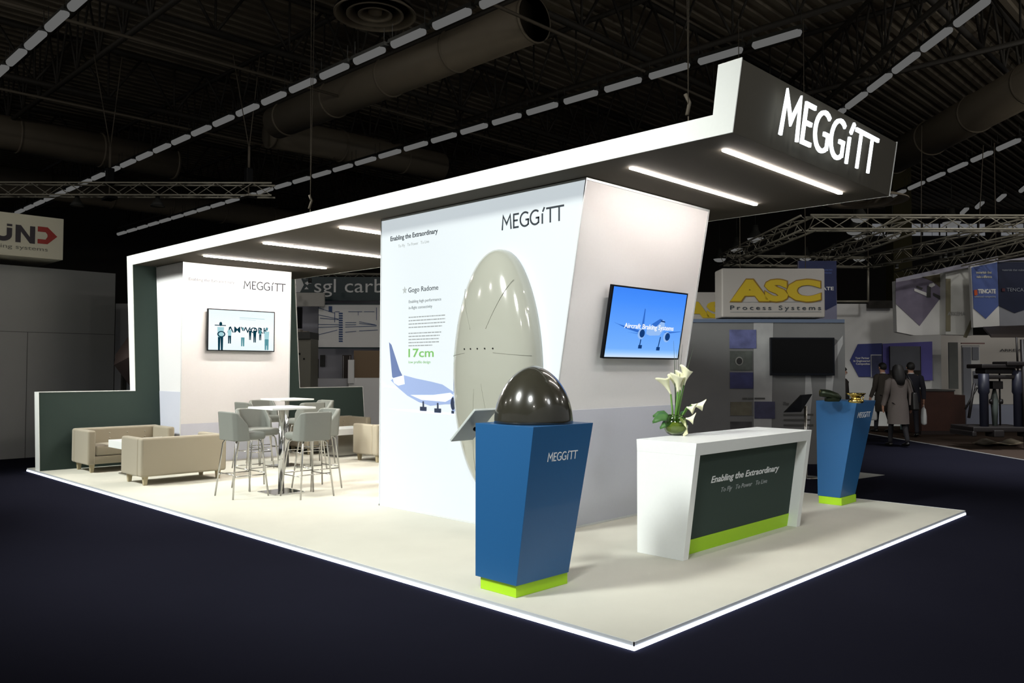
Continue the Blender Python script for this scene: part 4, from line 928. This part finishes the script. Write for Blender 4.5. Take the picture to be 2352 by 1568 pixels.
# tablet stand in front of that wall
e = empty('tablet_stand', dpt((at(1850, 930, 12.6)-CAM).dot(RGT), 12.6, GZ), 0, 'dark slanted tablet on a pole before the dark grey booth wall', 'tablet stand'); eo = e.location.copy()
h_ = at(1836, 925, 12.6).z
m = MB(); A = [at(1803, 947, 12.5), at(1842, 907, 12.7), at(1866, 905, 12.9), at(1840, 946, 12.7)]; A = [p-eo for p in A]; nn_ = (A[1]-A[0]).cross(A[3]-A[0]).normalized(); m.prism(A, nn_*.03); m.build('tablet', bezel_m, e)
m = MB(); m.tube([(0, 0, .02), (0, 0, h_-GZ-.05)], .025, 8); m.build('pole', steel_m, e); MB().lathe([(0, 0.0005), (.2, 0.0005), (.2, .015), (0, .02)], n=20).build('base', steel_m, e)

# blue pennant behind the ASC box
def pennant(name, board, pent, D, mb_, mp, label, texts, x_=None):
    e = empty(name, at(board[0], board[3], D), 0, label, 'banner'); m = MB(); panel(m, *board, D, .08); local(m.build('board', mb_, e), e)
    m = MB(); ppoly(m, pent, D-.002, .01); local(m.build('printed_pennant', mp, e), e)
    for tx in texts: local(ptext(tx[0], *tx[1:6], D-.014, tx[6], e, bold=.02), e)
    return e
pennant('hanging_banner', (1835, 599, 1921, 735), [(1780+55, 599), (1921, 599), (1921, 700), (1897, 712), (1835, 680)], 20, mat('banner_lilac', (140, 140, 165), .7), bl2, 'navy pennant banner peeking out right behind the box sign with gold letters',
        [('lettering', 'TENCATE', 1848, 666, 67, 8, wb), ('subline', 'materials', 1890, 621, 22, 4, bl1), ('subline', 'advanced', 1890, 628, 20, 4, bl1)])
# white partitions further back
D = 24
simple('white_partition', [(1915, 698, 2160, 985)], D, wb, 'large white partition behind the three walking people', 'partition', .1, True)
simple('white_partition', [(2140, 770, 2420, 985)], D+1.5, mat('booth_offwhite', (228, 222, 214), .7), 'large off-white partition behind the dark machine frame', 'partition', .1, True)
m = MB()
e = simple('dark_gap_panel', [(1995, 690, 2057, 707)], D-.2, beam_m, 'dark panel in place of the black gap above the white partition', 'beam', .1)  # dark sheet put in for the black gap over the partition
e = empty('arrow_sign', at(1990, 865, D-.1), 0, 'dark blue left-pointing arrow sign with white lettering, left of the walking people', 'sign')
m = MB(); ppoly(m, [(1952, 827), (1970, 790), (2025, 788), (2025, 865), (1972, 865)], D-.02, .03); local(m.build('arrow_board', mat('arrow_navy', (66, 74, 140), .6), e), e)
for i, (s, x, w_) in enumerate((('Your Partner', 1964, 33), ('in Engineered', 1960, 38), ('Composites', 1966, 32))): local(ptext('lettering', s, x, 824+6.6*i, w_, 4.6, D-.055, wb, e, bold=.03), e)
m = MB(); panel(m, 2001, 814, 2025, 866, D-.08, .03); local(m.build('photo_frame', wb, e), e)
m = MB(); panel(m, 2003, 816, 2025, 866, D-.10, .02); local(m.build('photo_print', mat('photo_navy', (80, 84, 120), .6, noise=.8, nscale=3), e), e)
e = empty('violet_board', at(2080, 870, D-.1), 0, 'violet display board with a grey screen behind the walking people', 'display board')
m = MB(); ppoly(m, [(2027, 789), (2140, 784), (2141, 873), (2027, 876)], D-.05, .03); local(m.build('board', pur, e), e)
m = MB(); panel(m, 2045, 795, 2115, 872, D-.16, .06); local(m.build('screen_frame', beam_m, e), e); m = MB(); panel(m, 2045, 795, 2113, 850, D-.18, .01); local(m.build('screen', mat('grey_screen', (112, 114, 122), .5, noise=.3, nscale=2), e), e)
# hanging white boxes with diamond picture
e = empty('hanging_banner', at(2115, 770, 21.5), 0, 'white hanging banner with a diamond-shaped aircraft picture', 'banner')
m = MB(); ppoly(m, [(2057, 645), (2170, 624), (2171, 768), (2100, 770), (2060, 762)], 21.5, -.2); local(m.build('board', wb, e), e)
m = MB(); ppoly(m, [(2057, 648), (2169, 627), (2169, 672), (2112, 748), (2057, 697)], 21.49, .01); local(m.build('picture', mat('diamond_pic', (126, 118, 138), .6, noise=.4, nscale=2.2), e), e)
m = MB(); ppoly(m, [(2118, 627+9), (2169, 628), (2169, 667), (2140, 645)], 21.475, .004); local(m.build('picture_sand', mat('sand', (88, 80, 60), .7), e), e)
m = MB(); ppoly(m, [(2106, 656), (2120, 661), (2117, 665), (2104, 660)], 21.47, .004); ppoly(m, [(2130, 656), (2138, 656), (2138, 683), (2128, 683)], 21.47, .004); ppoly(m, [(2143, 672), (2163, 681), (2159, 688), (2143, 678)], 21.47, .004); local(m.build('picture_aircraft', gdark, e), e)
m = MB(); ppoly(m, [(2134, 652), (2144, 649), (2148, 655), (2140, 660), (2133, 657)], 21.468, .004); ppoly(m, [(2100, 662), (2128, 672), (2128, 680), (2100, 668)], 21.468, .004); local(m.build('picture_highlight', wb, e), e)
e = empty('hanging_banner', at(2205, 780, 21), 0, 'plain white hanging box between the diamond banner and the blue pennants', 'banner')
m = MB(); ppoly(m, [(2172, 623), (2232, 612), (2235, 770), (2172, 768)], 21.2, -.3); local(m.build('board', mat('plain_box', (222, 222, 216), .7), e), e)
m = MB(); ppoly(m, [(2212, 774), (2232, 728), (2236, 740), (2220, 776)], 21.18, .01); ppoly(m, [(2172, 640), (2183, 640), (2183, 760), (2172, 760)], 21.18, .01); local(m.build('printed_streak', mat('olive_streak', (140, 134, 110), .7), e), e)
local(ptext('lettering', 'ARKEMA', 2177, 724, 40, 9, 21.17, mat('faint_letters', (176, 176, 174), .7), e), e)
D = 20
e = empty('hanging_banner', at(2260, 750, D), 0, 'bright blue pennant on a white hanging box, left of two faces at the right edge', 'banner')
m = MB(); ppoly(m, [(2229, 612), (2291, 600), (2297, 748), (2236, 752)], D+.5, -.1); local(m.build('board', wb, e), e)
m = MB(); ppoly(m, [(2231, 614), (2290, 602), (2293, 702), (2264, 732), (2236, 708)], D+.49, .01); local(m.build('printed_pennant', bl1, e), e)
local(ptext('lettering', 'TENCATE', 2246, 673, 41, 9.5, D+.47, wb, e, bold=.05), e); m = MB(); ppoly(m, [(2237, 666), (2244, 665), (2245, 677), (2238, 679)], D+.47, .01); local(m.build('logo_mark', ora, e), e)
local(ptext('subline', 'advanced composites', 2238, 683, 49, 5, D+.47, mat('pale_blue_letters', (190, 196, 205), .6), e), e)
local(ptext('slogan', 'materials that', 2242, 628, 36, 6, D+.47, mat('pale_letters', (210, 208, 196), .6), e, bold=.03), e); local(ptext('slogan', 'make a difference', 2243, 638, 35, 6, D+.47, mat('pale_letters', (210, 208, 196), .6), e, bold=.03), e)
e = empty('hanging_banner', at(2320, 750, D), 0, 'blue pennant on white painted in shade tones, right of two faces at the right edge', 'banner')
m = MB(); ppoly(m, [(2291, 600), (2420, 600), (2420, 750), (2296, 748)], D+.5, -.1); local(m.build('board', mat('shaded_banner_white', (150, 152, 160), .7), e), e)  # white, blue and orange of this face painted darker to stand for shade
m = MB(); ppoly(m, [(2291, 602), (2420, 602), (2420, 700), (2380, 702), (2330, 719), (2294, 702)], D+.49, .01); local(m.build('printed_pennant', mat('shaded_banner_blue', (16, 26, 58), .6), e), e)
local(ptext('lettering', 'TENCATE', 2312, 669, 52, 8.5, D+.47, mat('shaded_white_letters', (150, 156, 168), .6), e), e); m = MB(); ppoly(m, [(2301, 662), (2308, 662), (2308, 669), (2301, 669)], D+.47, .01); local(m.build('logo_mark', mat('shaded_orange_mark', (90, 40, 52), .6), e), e)
local(ptext('slogan', 'materials that make', 2302, 622, 50, 5, D+.47, mat('shaded_white_letters', (150, 156, 168), .6), e), e)
m = MB(); ppoly(m, [(2291, 600), (2420, 580), (2420, 598), (2320, 598), (2291, 602)], D+.45, .03); ppoly(m, [(2057, 640), (2291, 588), (2291, 602), (2229, 613), (2057, 648)], D+1.0, .03)
tag(m.build('banner_header_rail', mat('rail_lilac', (160, 158, 172), .6)), 'pale rail along the tops of the hanging banners', 'rail')
# dark flat canopy at right edge with pole
e = empty('booth_canopy', at(2310, 775, 18), 0, 'dark brown flat booth canopy jutting in at the right edge above the machine', 'canopy')
m = MB(); P = [at(2258, 755, 19.5), at(2420, 749, 19.5), at(2420, 775, 17.5), at(2276, 775, 17.5)]; m.prism(P, (0, 0, .05)); local(m.build('roof_board', mat('dark_brown_board', (50, 42, 38), .6), e), e)
m = MB(); c = atz(2346, 756, 0); 
# brown cabinet
D = 21.0
e = empty('wooden_cabinet', dpt((at(2160, 990, D)-CAM).dot(RGT), D, GZ), 0, 'dark reddish-brown wooden cabinet right of the walking people', 'cabinet')
m = MB(); panel(m, 2117, 897, 2192, 1001, D, .9, z0=GZ+.012); local(m.build('tall_unit', brn, e, bevel=.01), e)
m = MB(); panel(m, 2192, 907, 2217, 985, D+.1, .7); local(m.build('side_unit', brn, e, bevel=.01), e); m = MB(); panel(m, 2115, 895, 2194, 898, D-.03, .96); local(m.build('top_board', gdark, e), e)
m = MB(); panel(m, 2116, 990, 2194, 1004, D-.1, .2, z0=GZ+.008); local(m.build('plinth', mat('plinth_brown', (40, 28, 24), .6), e), e)
m = MB()
for xx in (2209, 2215): a = at(xx, 985, D+.2); m.tube([a, Vector((a.x, a.y, GZ+.012))], .02, 6)
local(m.build('leg', beam_m, e), e)
simple('display_banner', [(2181, 786, 2200, 893)], D+2.5, mat('shaded_banner_white2', (104, 106, 102), .6, noise=.4, nscale=1.5), 'tall grey printed banner left of the pale doorway at the right', 'banner', .05)
e = simple('framed_panel', [(2212, 793, 2250, 960)], D+3, wb, 'white framed panel with grey panes behind the wooden cabinet', 'panel', .05)
m = MB(); panel(m, 2214, 797, 2230, 950, D+2.97, .02); panel(m, 2234, 797, 2248, 826, D+2.97, .02); panel(m, 2236, 852, 2248, 885, D+2.97, .02); m.build('pane', mat('pane_grey', (140, 142, 150), .5), e)
m = MB(); panel(m, 2209, 787, 2262, 789.5, D+2.9, .06); m.build('top_strip', mat('pink_strip', (150, 110, 106), .6), e)
w_ = bpy.data.objects.get('white_partition.001')
ptext('lettering', 'ARKEMA', 2297, 807, 58, 6.5, 25.45, print_dark, w_)
simple('blue_counter', [(2220, 930, 2420, 985)], 22.3, mat('counter_bluegrey', (150, 154, 172), .6), 'low blue-grey counter behind the dark machine frame', 'counter', .5, True)
# dark machine frame
D = 17.2
mo = dpt((at(2300, 1000, D)-CAM).dot(RGT), D, GZ+.006); k_ = D/F
e = empty('machine_frame', mo, 0, 'black steel test machine frame with columns at the right edge', 'machine')
blk = mat('black_machine', (24, 20, 20), .5, noise=.3, nscale=10)
def mx(px): return (px-2300)*k_
def mz(py): return at(2300, py, D).z-mo.z
def rb(m, x0, x1, y0_, y1, b0, b1):
    P = [];
    for z in (mz(y1), mz(y0_)):
        for a, b in ((mx(x0), b0), (mx(x1), b0), (mx(x1), b1), (mx(x0), b1)): P.append(RGT*a+FWD*b+Z*z)
    m.hexa(P)
m = MB(); rb(m, 2218, 2352, 978, 990, -.3, .6); rb(m, 2216, 2226, 988, 1000, -.3, .6); rb(m, 2262, 2285, 985, 1001, -.35, .0); rb(m, 2335, 2352, 985, 1001, -.35, 0); m.build('base', blk, e, bevel=.02)
for (x0, x1, y0_, b) in ((2246, 2264, 858, -.1), (2324, 2341, 850, -.1)):
    m = MB(); cxx = mx((x0+x1)/2); m.tube([RGT*cxx+FWD*b+Z*mz(980), RGT*cxx+FWD*b+Z*mz(905), RGT*cxx+FWD*b+Z*mz(900), RGT*cxx+FWD*b+Z*mz(y0_)], [.085, .085, .11, .10], 16); m.build('column', mat('machine_blue_black', (30, 32, 46), .45), e)
for xx in (2273, 2311):
    m = MB(); m.tube([RGT*mx(xx)+FWD*.2+Z*mz(980), RGT*mx(xx)+FWD*.2+Z*mz(850)], .018, 8); m.build('tie_rod', blk, e)
m = MB(); rb(m, 2246, 2350, 836, 846, -.2, .4); rb(m, 2260, 2330, 846, 858, -.1, .3); rb(m, 2256, 2330, 861, 870, -.15, .3); rb(m, 2300, 2345, 830, 840, -.25, .3); m.build('crosshead', blk, e, bevel=.02)
m = MB(); m.tube([RGT*mx(2292)+Z*mz(978)+FWD*.1, RGT*mx(2292)+Z*mz(940)+FWD*.1, RGT*mx(2292)+Z*mz(920)+FWD*.1, RGT*mx(2292)+Z*mz(893)+FWD*.1], [.05, .065, .08, .03], 14); m.build('actuator', mat('machine_green_grey', (74, 82, 78), .5), e)
m = MB(); rb(m, 2280, 2303, 875, 893, -.05, .25); m.build('load_head', blk, e, bevel=.01)
for xx in (2281, 2304):
    m = MB(); m.lathe([(0, -.03), (.05, -.03), (.055, 0), (.05, .03), (0, .03)], RGT*mx(xx)+Z*mz(922)+FWD*.05, 14, 'y'); m.build('pulley', blk, e)
m = MB(); m.tube([RGT*mx(2343)+Z*mz(1030)+FWD*-.2, RGT*mx(2338)+Z*mz(780)+FWD*-.2], .045, 8); m.tube([RGT*mx(2327)+Z*mz(850)+FWD*-.2, RGT*mx(2325)+Z*mz(775)+FWD*-.2], .02, 6); m.tube([RGT*mx(2218)+Z*mz(940), RGT*mx(2246)+Z*mz(890)], .02, 6); m.tube([RGT*mx(2240)+Z*mz(880), RGT*mx(2226)+Z*mz(960)], .03, 6); m.build('mast', blk, e)
# draped sheet on floor
so = atz(2292, 1022, GZ+.006); e = empty('floor_plate', so, 0, 'pale bent metal plate lying on the dark carpet at the right edge', 'metal plate')
m = MB(); vs = []; 
for i in range(9):
    for j in range(4):
        a = (i-4)*.11; b = (j-1.5)*.16; vs.append(RGT*a+FWD*b+Z*(.02+.10*math.sin(i*.6)**2*(.4+.2*j)))
m.add(vs, [(i*4+j, i*4+j+1, (i+1)*4+j+1, (i+1)*4+j) for i in range(8) for j in range(3)], True); o_ = m.build('sheet', mat('dull_plate', (120, 110, 92), .35, metal=.4, noise=.5, nscale=9), e, fixn=False); s2 = o_.modifiers.new('s', 'SOLIDIFY'); s2.thickness = .015
simple('teal_stand', [(2088, 900, 2114, 985)], 22.2, mat('teal_box', (92, 116, 118), .6), 'pale teal display box behind the walking woman', 'display box', .5, True)
# ================================================================== PEOPLE
def skin_mesh(name, verts, edges, mt, parent, sub=1, root=0):
    me = bpy.data.meshes.new(name); me.from_pydata([v[0] for v in verts], edges, []); me.materials.append(mt)
    o = bpy.data.objects.new(name, me); COL.objects.link(o)
    md = o.modifiers.new('skin', 'SKIN'); md.use_smooth_shade = True
    if not me.skin_vertices:
        bm = bmesh.new(); bm.from_mesh(me); bm.verts.layers.skin.verify(); bm.to_mesh(me); bm.free()
    for i, v in enumerate(verts):
        r = v[1]; me.skin_vertices[0].data[i].radius = (r, r) if not isinstance(r, tuple) else r
        me.skin_vertices[0].data[i].use_root = (i == root)
    sb = o.modifiers.new('sub', 'SUBSURF'); sb.levels = sub; sb.render_levels = sub
    dg = bpy.context.evaluated_depsgraph_get(); dg.update()
    nm = bpy.data.meshes.new_from_object(o.evaluated_get(dg)); o.modifiers.clear(); o.data = nm; nm.name = name
    for p in nm.polygons: p.use_smooth = True
    o.parent = parent; return o
skin_c = mat('skin', (176, 132, 110), .6)
def person(px, py, H, heading, label, coat_c, trouser_c, hair_c, coat_len=.5, long_hair=False, stride=.25, seed=0, shoe_c=(14, 12, 12), hold=False):
    """stands with feet at photo point on the hall floor; local +Y = facing direction"""
    g = atz(px, py, GZ); e = empty('person', (g.x, g.y, GZ), heading, label, 'person')
    s = H/1.75; V = lambda x, y, z: Vector((x*s, y*s, z*s))
    coat = mat('coat_%d' % seed, coat_c, .85, noise=.1); trs = mat('trouser_%d' % seed, trouser_c, .85); hair = mat('hair_%d' % seed, hair_c, .6); shoe = mat('shoe_%d' % seed, shoe_c, .4)
    st_ = stride
    # body: head, neck, torso, hands (continuous)
    B = [(V(0, 0, .95), .12*s), (V(0, 0, 1.15), .115*s), (V(0, 0, 1.35), .12*s), (V(0, 0, 1.46), .06*s), (V(0, .01, 1.52), .055*s), (V(0, .02, 1.60), .085*s), (V(0, .02, 1.69), .08*s)]
    E_ = [(0, 1), (1, 2), (2, 3), (3, 4), (4, 5), (5, 6)]
    arms = {}
    for k, sw in ((-1, .10), (1, -.12)):
        i0 = len(B); B += [(V(k*.19, 0, 1.40), .05*s), (V(k*.25, -.02+sw*.3, 1.13), .042*s), (V(k*.25, .04+sw, .90), .030*s), (V(k*.25, .05+sw, .86), (.022*s, .034*s)), (V(k*.25, .06+sw, .81), (.016*s, .036*s))]
        E_ += [(2, i0), (i0, i0+1), (i0+1, i0+2), (i0+2, i0+3), (i0+3, i0+4)]
        for fi, (fx, ln) in enumerate(((-.027, .062), (-.009, .072), (.009, .068), (.027, .052))):
            j = len(B); B += [(V(k*.25, .06+sw+fx, .785), .0085*s), (V(k*.243, .062+sw+fx, .785-ln*.55), .008*s), (V(k*.232, .066+sw+fx, .785-ln), .0065*s)]; E_ += [(i0+4, j), (j, j+1), (j+1, j+2)]
        j = len(B); B += [(V(k*.24, .10+sw, .835), .010*s), (V(k*.235, .115+sw, .80), .009*s)]; E_ += [(i0+3, j), (j, j+1)]
        arms[k] = V(k*.25, .06+sw, .76)
    skin_mesh('body', B, E_, skin_c, e)
    # face, ears
    m = MB(); m.tube([V(0, .095, 1.63), V(0, .118, 1.60), V(0, .10, 1.585)], [.008*s, .014*s, .010*s], 8)
    for k in (-1, 1): m.lathe([(0, -.012*s), (.022*s, -.008*s), (.024*s, 0), (.015*s, .008*s), (0, .01*s)], V(k*.084, .015, 1.615), 10, 'x')
    m.build('face_feature', skin_c, e)
    m = MB()
    for k in (-1, 1): m.lathe([(0, -.004*s), (.009*s, 0), (0, .004*s)], V(k*.033, .098, 1.635), 8, 'y')
    m.tube([V(-.025, .098, 1.56), V(0, .104, 1.557), V(.025, .098, 1.56)], .004*s, 6); m.build('eye_and_mouth', mat('face_dark', (70, 40, 36), .5), e)
    # hair cap
    m = MB(); vs = []; n = 20; T = 10
    for i in range(T+1):
        th = math.pi*.68*i/T
        for k in range(n):
            a = 2*math.pi*k/n; back = max(0, -math.sin(a)); r = .098+.012*back
            zz = .105*math.cos(th); rr = r*math.sin(th)
            if math.sin(a) > .2 and th > math.pi*.42: rr *= .75
            drop = (.03*back if not long_hair else .02)*max(0, th-1.4)
            vs.append(V(rr*math.cos(a)*.92, .012+rr*math.sin(a)*1.08, 1.645+zz-drop))
    m.add(vs, [(i*n+k, i*n+(k+1) % n, (i+1)*n+(k+1) % n, (i+1)*n+k) for i in range(T) for k in range(n)], True)
    if long_hair: m.tube([V(0, .005, 1.745), V(0, .0, 1.71), V(0, -.015, 1.62), V(0, -.04, 1.52), V(0, -.07, 1.42), V(0, -.08, 1.33), V(0, -.08, 1.28)], [.05*s, .098*s, .122*s, .125*s, .115*s, .09*s, .03*s], 18)
    m.build('hair', hair, e, fixn=False)
    # trousers
    Lg = [(V(0, 0, .96), .13*s)]; Eg = []
    for k, f in ((-1, st_/2), (1, -st_/2)):
        i0 = len(Lg); Lg += [(V(k*.085, .0, .86), .092*s), (V(k*.09, f*.55+.03, .50), .062*s), (V(k*.09, f-.02*(f < 0), .12+.03*(f < 0)), .050*s), (V(k*.09, f-.01, .07+.03*(f < 0)), .050*s)]; Eg += [(0, i0), (i0, i0+1), (i0+1, i0+2), (i0+2, i0+3)]
    skin_mesh('trousers', Lg, Eg, trs, e)
    for k, f in ((-1, st_/2), (1, -st_/2)):
        zo = 0 if f > 0 else .015
        m = MB(); m.tube([V(k*.09, f-.07, .045+zo*2.2), V(k*.09, f-.03, .05+zo*2), V(k*.09, f+.06, .04+zo), V(k*.09, f+.15, .028+zo), V(k*.09, f+.19, .024+zo*.6)], [.026*s, .044*s, .042*s, .034*s, .016*s], 10); m.build('shoe', shoe, e)
    # coat: torso shell + sleeves
    m = MB(); n = 24
    rings = [(1.475, .07, .06), (1.45, .12, .09), (1.42, .185, .11), (1.36, .205, .125), (1.2, .19, .14), (1.05, .18, .15), (.93, .205, .165)]
    if coat_len > .3: rings += [(.80, .215, .175), (.95-coat_len, .225, .185)]
    else: rings += [(.82, .195, .14)]
    vs = [V(a*math.cos(2*math.pi*k/n), b*math.sin(2*math.pi*k/n), z) for z, a, b in rings for k in range(n)]
    m.add(vs, [(i*n+k, i*n+(k+1) % n, (i+1)*n+(k+1) % n, (i+1)*n+k) for i in range(len(rings)-1) for k in range(n)], True)
    for k, sw in ((-1, .10), (1, -.12)): m.tube([V(k*.15, 0, 1.43), V(k*.20, 0, 1.39), V(k*.25, -.02+sw*.3, 1.13), V(k*.25, .04+sw, .89)], [.05*s, .072*s, .058*s, .045*s], 14)
    m.build('coat', coat, e, fixn=False)
    if not long_hair:
        m = MB(); m.lathe([(.062*s, 0), (.066*s, .03*s), (.06*s, .032*s)], V(0, .0, 1.465), 20); m.build('collar', mat('collar_pale', (190, 190, 190), .8), e)
    return e, arms, s
bag_m = mat('white_plastic_bag', (205, 205, 205), .5); dkbag = mat('black_leather_bag', (16, 14, 14), .45)
hd = math.atan2(FWD.y, FWD.x)-PI/2
def hang_bag(e, arm, s, name, label, mt, w=.30, h=.38, d=.10, gap=.06, cat='bag'):
    M = Matrix.Translation(e.location) @ Matrix.Rotation(e.rotation_euler.z, 4, 'Z'); p = M @ arm
    b = empty(name, (p.x, p.y, p.z), e.rotation_euler.z, label, cat)
    m = MB(); n = 16; vs = []
    for i, (z, a, c) in enumerate(((-gap, .35, .2), (-gap-.05, .8, .7), (-gap-h*.5, 1.0, 1.0), (-gap-h*.9, 1.05, .95), (-gap-h, .9, .7))):
        for k in range(n):
            an = 2*math.pi*k/n; ca, sa = math.cos(an), math.sin(an); vs.append((d/2*c*math.copysign(abs(ca)**.6, ca), w/2*a*math.copysign(abs(sa)**.6, sa), z))
    m.add(vs, [(i*n+k, i*n+(k+1) % n, (i+1)*n+(k+1) % n, (i+1)*n+k) for i in range(4) for k in range(n)]+[tuple(range(4*n, 5*n)), tuple(range(n))], True); m.build('bag_body', mt, b)
    m = MB(); m.tube([(0, -.06, -gap-.01), (0, -.03, .0), (0, .03, .0), (0, .06, -gap-.01)], .006, 6); m.build('handle', mt, b)
e1_, ar, s_ = person(2029, 993, 1.84, hd+.35, 'dark-haired person in a dark coat walking away, carrying a white bag', (48, 42, 36), (24, 24, 32), (14, 12, 12), .42, seed=1, stride=.30)
hang_bag(e1_, ar[-1]+Vector((.06, 0, 0)), s_, 'plastic_bag', 'white plastic bag in the hand of the walking person in the dark coat', bag_m, .30, .42)
e3_, ar, s_ = person(2094, 1004, 1.84, hd-.25, 'short-haired person in a dark suit, partly hidden behind the woman in grey', (28, 28, 38), (26, 26, 34), (16, 14, 12), .16, seed=3, stride=.2)
hang_bag(e3_, ar[1], s_, 'shopping_bag', 'pale paper bag held low by the person in the dark suit', bag_m, .32, .42)
e2_, ar, s_ = person(2064, 1026, 1.76, hd+.08, 'long-haired woman in a grey knee-length coat walking away between two others', (88, 80, 76), (22, 20, 24), (16, 13, 13), .46, True, seed=2, stride=.34)
# shoulder bag on the woman
M = Matrix.Translation(e2_.location) @ Matrix.Rotation(e2_.rotation_euler.z, 4, 'Z'); p = M @ Vector((.28, -.03, 1.0))
b = empty('shoulder_bag', p, e2_.rotation_euler.z, 'black shoulder bag on the right side of the woman in the grey coat', 'bag'); b.scale = (1.35, 1.35, 1.35)
MB().hexa([(-.05, -.16, -.16), (.05, -.16, -.16), (.05, .16, -.16), (-.05, .16, -.16), (-.035, -.12, .13), (.035, -.12, .13), (.035, .12, .13), (-.035, .12, .13)]).build('bag_body', dkbag, b, bevel=.03, seg=3)
MB().tube([(0, -.11, .11), (-.04, -.07, .30), (-.10, -.01, .44), (-.06, .06, .32), (0, .11, .11)], .010, 8).build('strap', dkbag, b)
person(1936, 1012, 1.72, hd-PI/2, 'person in dark clothes mostly hidden behind the dark grey booth wall', (30, 24, 24), (24, 24, 28), (18, 15, 14), .2, seed=4, stride=.1)

# nest printed and fixed details under the part that carries them
def nest(root_names, pre, holder):
    for r in [o for o in COL.objects if o.parent is None and o.name.split('.')[0] in root_names]:
        ch = list(r.children); h = [c for c in ch if c.name.split('.')[0] == holder]
        if not h: continue
        for c in ch:
            if c.name.split('.')[0].startswith(pre) and c not in h and c.location.length < 1e-6 and h[0].location.length < 1e-6: c.parent = h[0]
nest(('lounge_sofa',), 'button', 'backrest'); nest(('display_podium',), 'logo', 'body'); nest(('flat_screen_tv',), 'picture', 'screen'); nest(('flat_screen_tv',), 'caption', 'screen')
nest(('display_tower',), 'printed', 'lightbox_face'); nest(('radome_shell',), ('seam_line', 'screw_head'), 'shell'); nest(('reception_counter',), ('slogan_lettering', 'subline_lettering'), 'front_panel')
nest(('bar_stool',), 'seat_plate', 'seat'); nest(('person',), ('face_feature', 'eye_and_mouth'), 'body'); nest(('person',), 'collar', 'coat')
# ================================================================== LIGHT
def spot(name, loc, tgt, power, ang, blend=.4, size=.4, col=(1, 1, 1)):
    l = bpy.data.lights.new(name, 'SPOT'); l.energy = power; l.spot_size = math.radians(ang); l.spot_blend = blend; l.shadow_soft_size = size; l.color = col
    o = bpy.data.objects.new(name, l); COL.objects.link(o); o.location = loc
    o.rotation_euler = (Vector(tgt)-Vector(loc)).to_track_quat('-Z', 'Y').to_euler(); return o
spot('hall_floodlight', (-7.5, 3.5, 8.0), (1.6, 4.0, 1.4), 5200, 50, .5, .9, (.96, 1, .96))
spot('hall_floodlight', (-6.5, 11.0, 8.0), (1.6, 9.0, 2.0), 6000, 45, .5, .9, (.96, 1, .96))
spot('hall_floodlight', (-6.5, -3.0, 8.0), (2.2, 1.0, .3), 2300, 42, .6, .9, (.93, .98, .96))  # extra spot added to brighten the front carpet and sides
spot('booth_fill_spot', dpt(8, 9, 9.0), dpt(9.5, 19, 0), 900, 75, .8, .5, (1, .98, .95))  # unseen spot added to brighten the right-hand booths and their floor
spot('aisle_fill_spot', dpt(9.5, 14, 9.5), dpt(9.8, 14.5, 0), 4200, 55, .9, .4, (.95, .97, 1))  # added unseen spot, only there to lift the dark aisle carpet
spot('booth_fill_spot', dpt(-2, 13, 9.4), dpt(-7, 25, 1.5), 500, 50, .8, .5, (1, .98, .97))  # unseen spot added to lift the booth between the towers
spot('hall_floodlight', (1.5, -9.0, 7.5), (3.2, 1.5, 1.2), 500, 42, .5, .9, (.96, .98, 1))
def bulb(loc, power, col=(1, .97, .9)):
    l = bpy.data.lights.new('hall_row_fill_lamp', 'POINT'); l.energy = power; l.shadow_soft_size = .3; l.color = col
    o = bpy.data.objects.new('hall_row_fill_lamp', l); COL.objects.link(o); o.location = loc
for y in (3, 10, 17): bulb((-9.2, y, 7.9), 230)      # added unseen lamps that brighten ceiling and booths, set as further hall rows
for x in (-9, 0, 9, 17): bulb((x, -8, 7.9), 230)
bulb((19, -3, 7.9), 230)
W = bpy.data.worlds.new('World'); sc.world = W; W.use_nodes = True
W.node_tree.nodes['Background'].inputs[0].default_value = (.95, .97, 1.0, 1); W.node_tree.nodes['Background'].inputs[1].default_value = .27
sc.view_settings.view_transform = 'Standard'; sc.view_settings.look = 'None'; sc.view_settings.gamma = 1; sc.view_settings.exposure = 0; sc.view_settings.use_curve_mapping = False
sc.cycles.use_denoising = True
try: sc.cycles.denoiser = 'OPENIMAGEDENOISE'
except Exception: pass
sc.cycles.max_bounces = 8; sc.cycles.diffuse_bounces = 4; sc.cycles.glossy_bounces = 4; sc.cycles.transmission_bounces = 8; sc.cycles.sample_clamp_indirect = 6
sc.cycles.use_light_tree = True
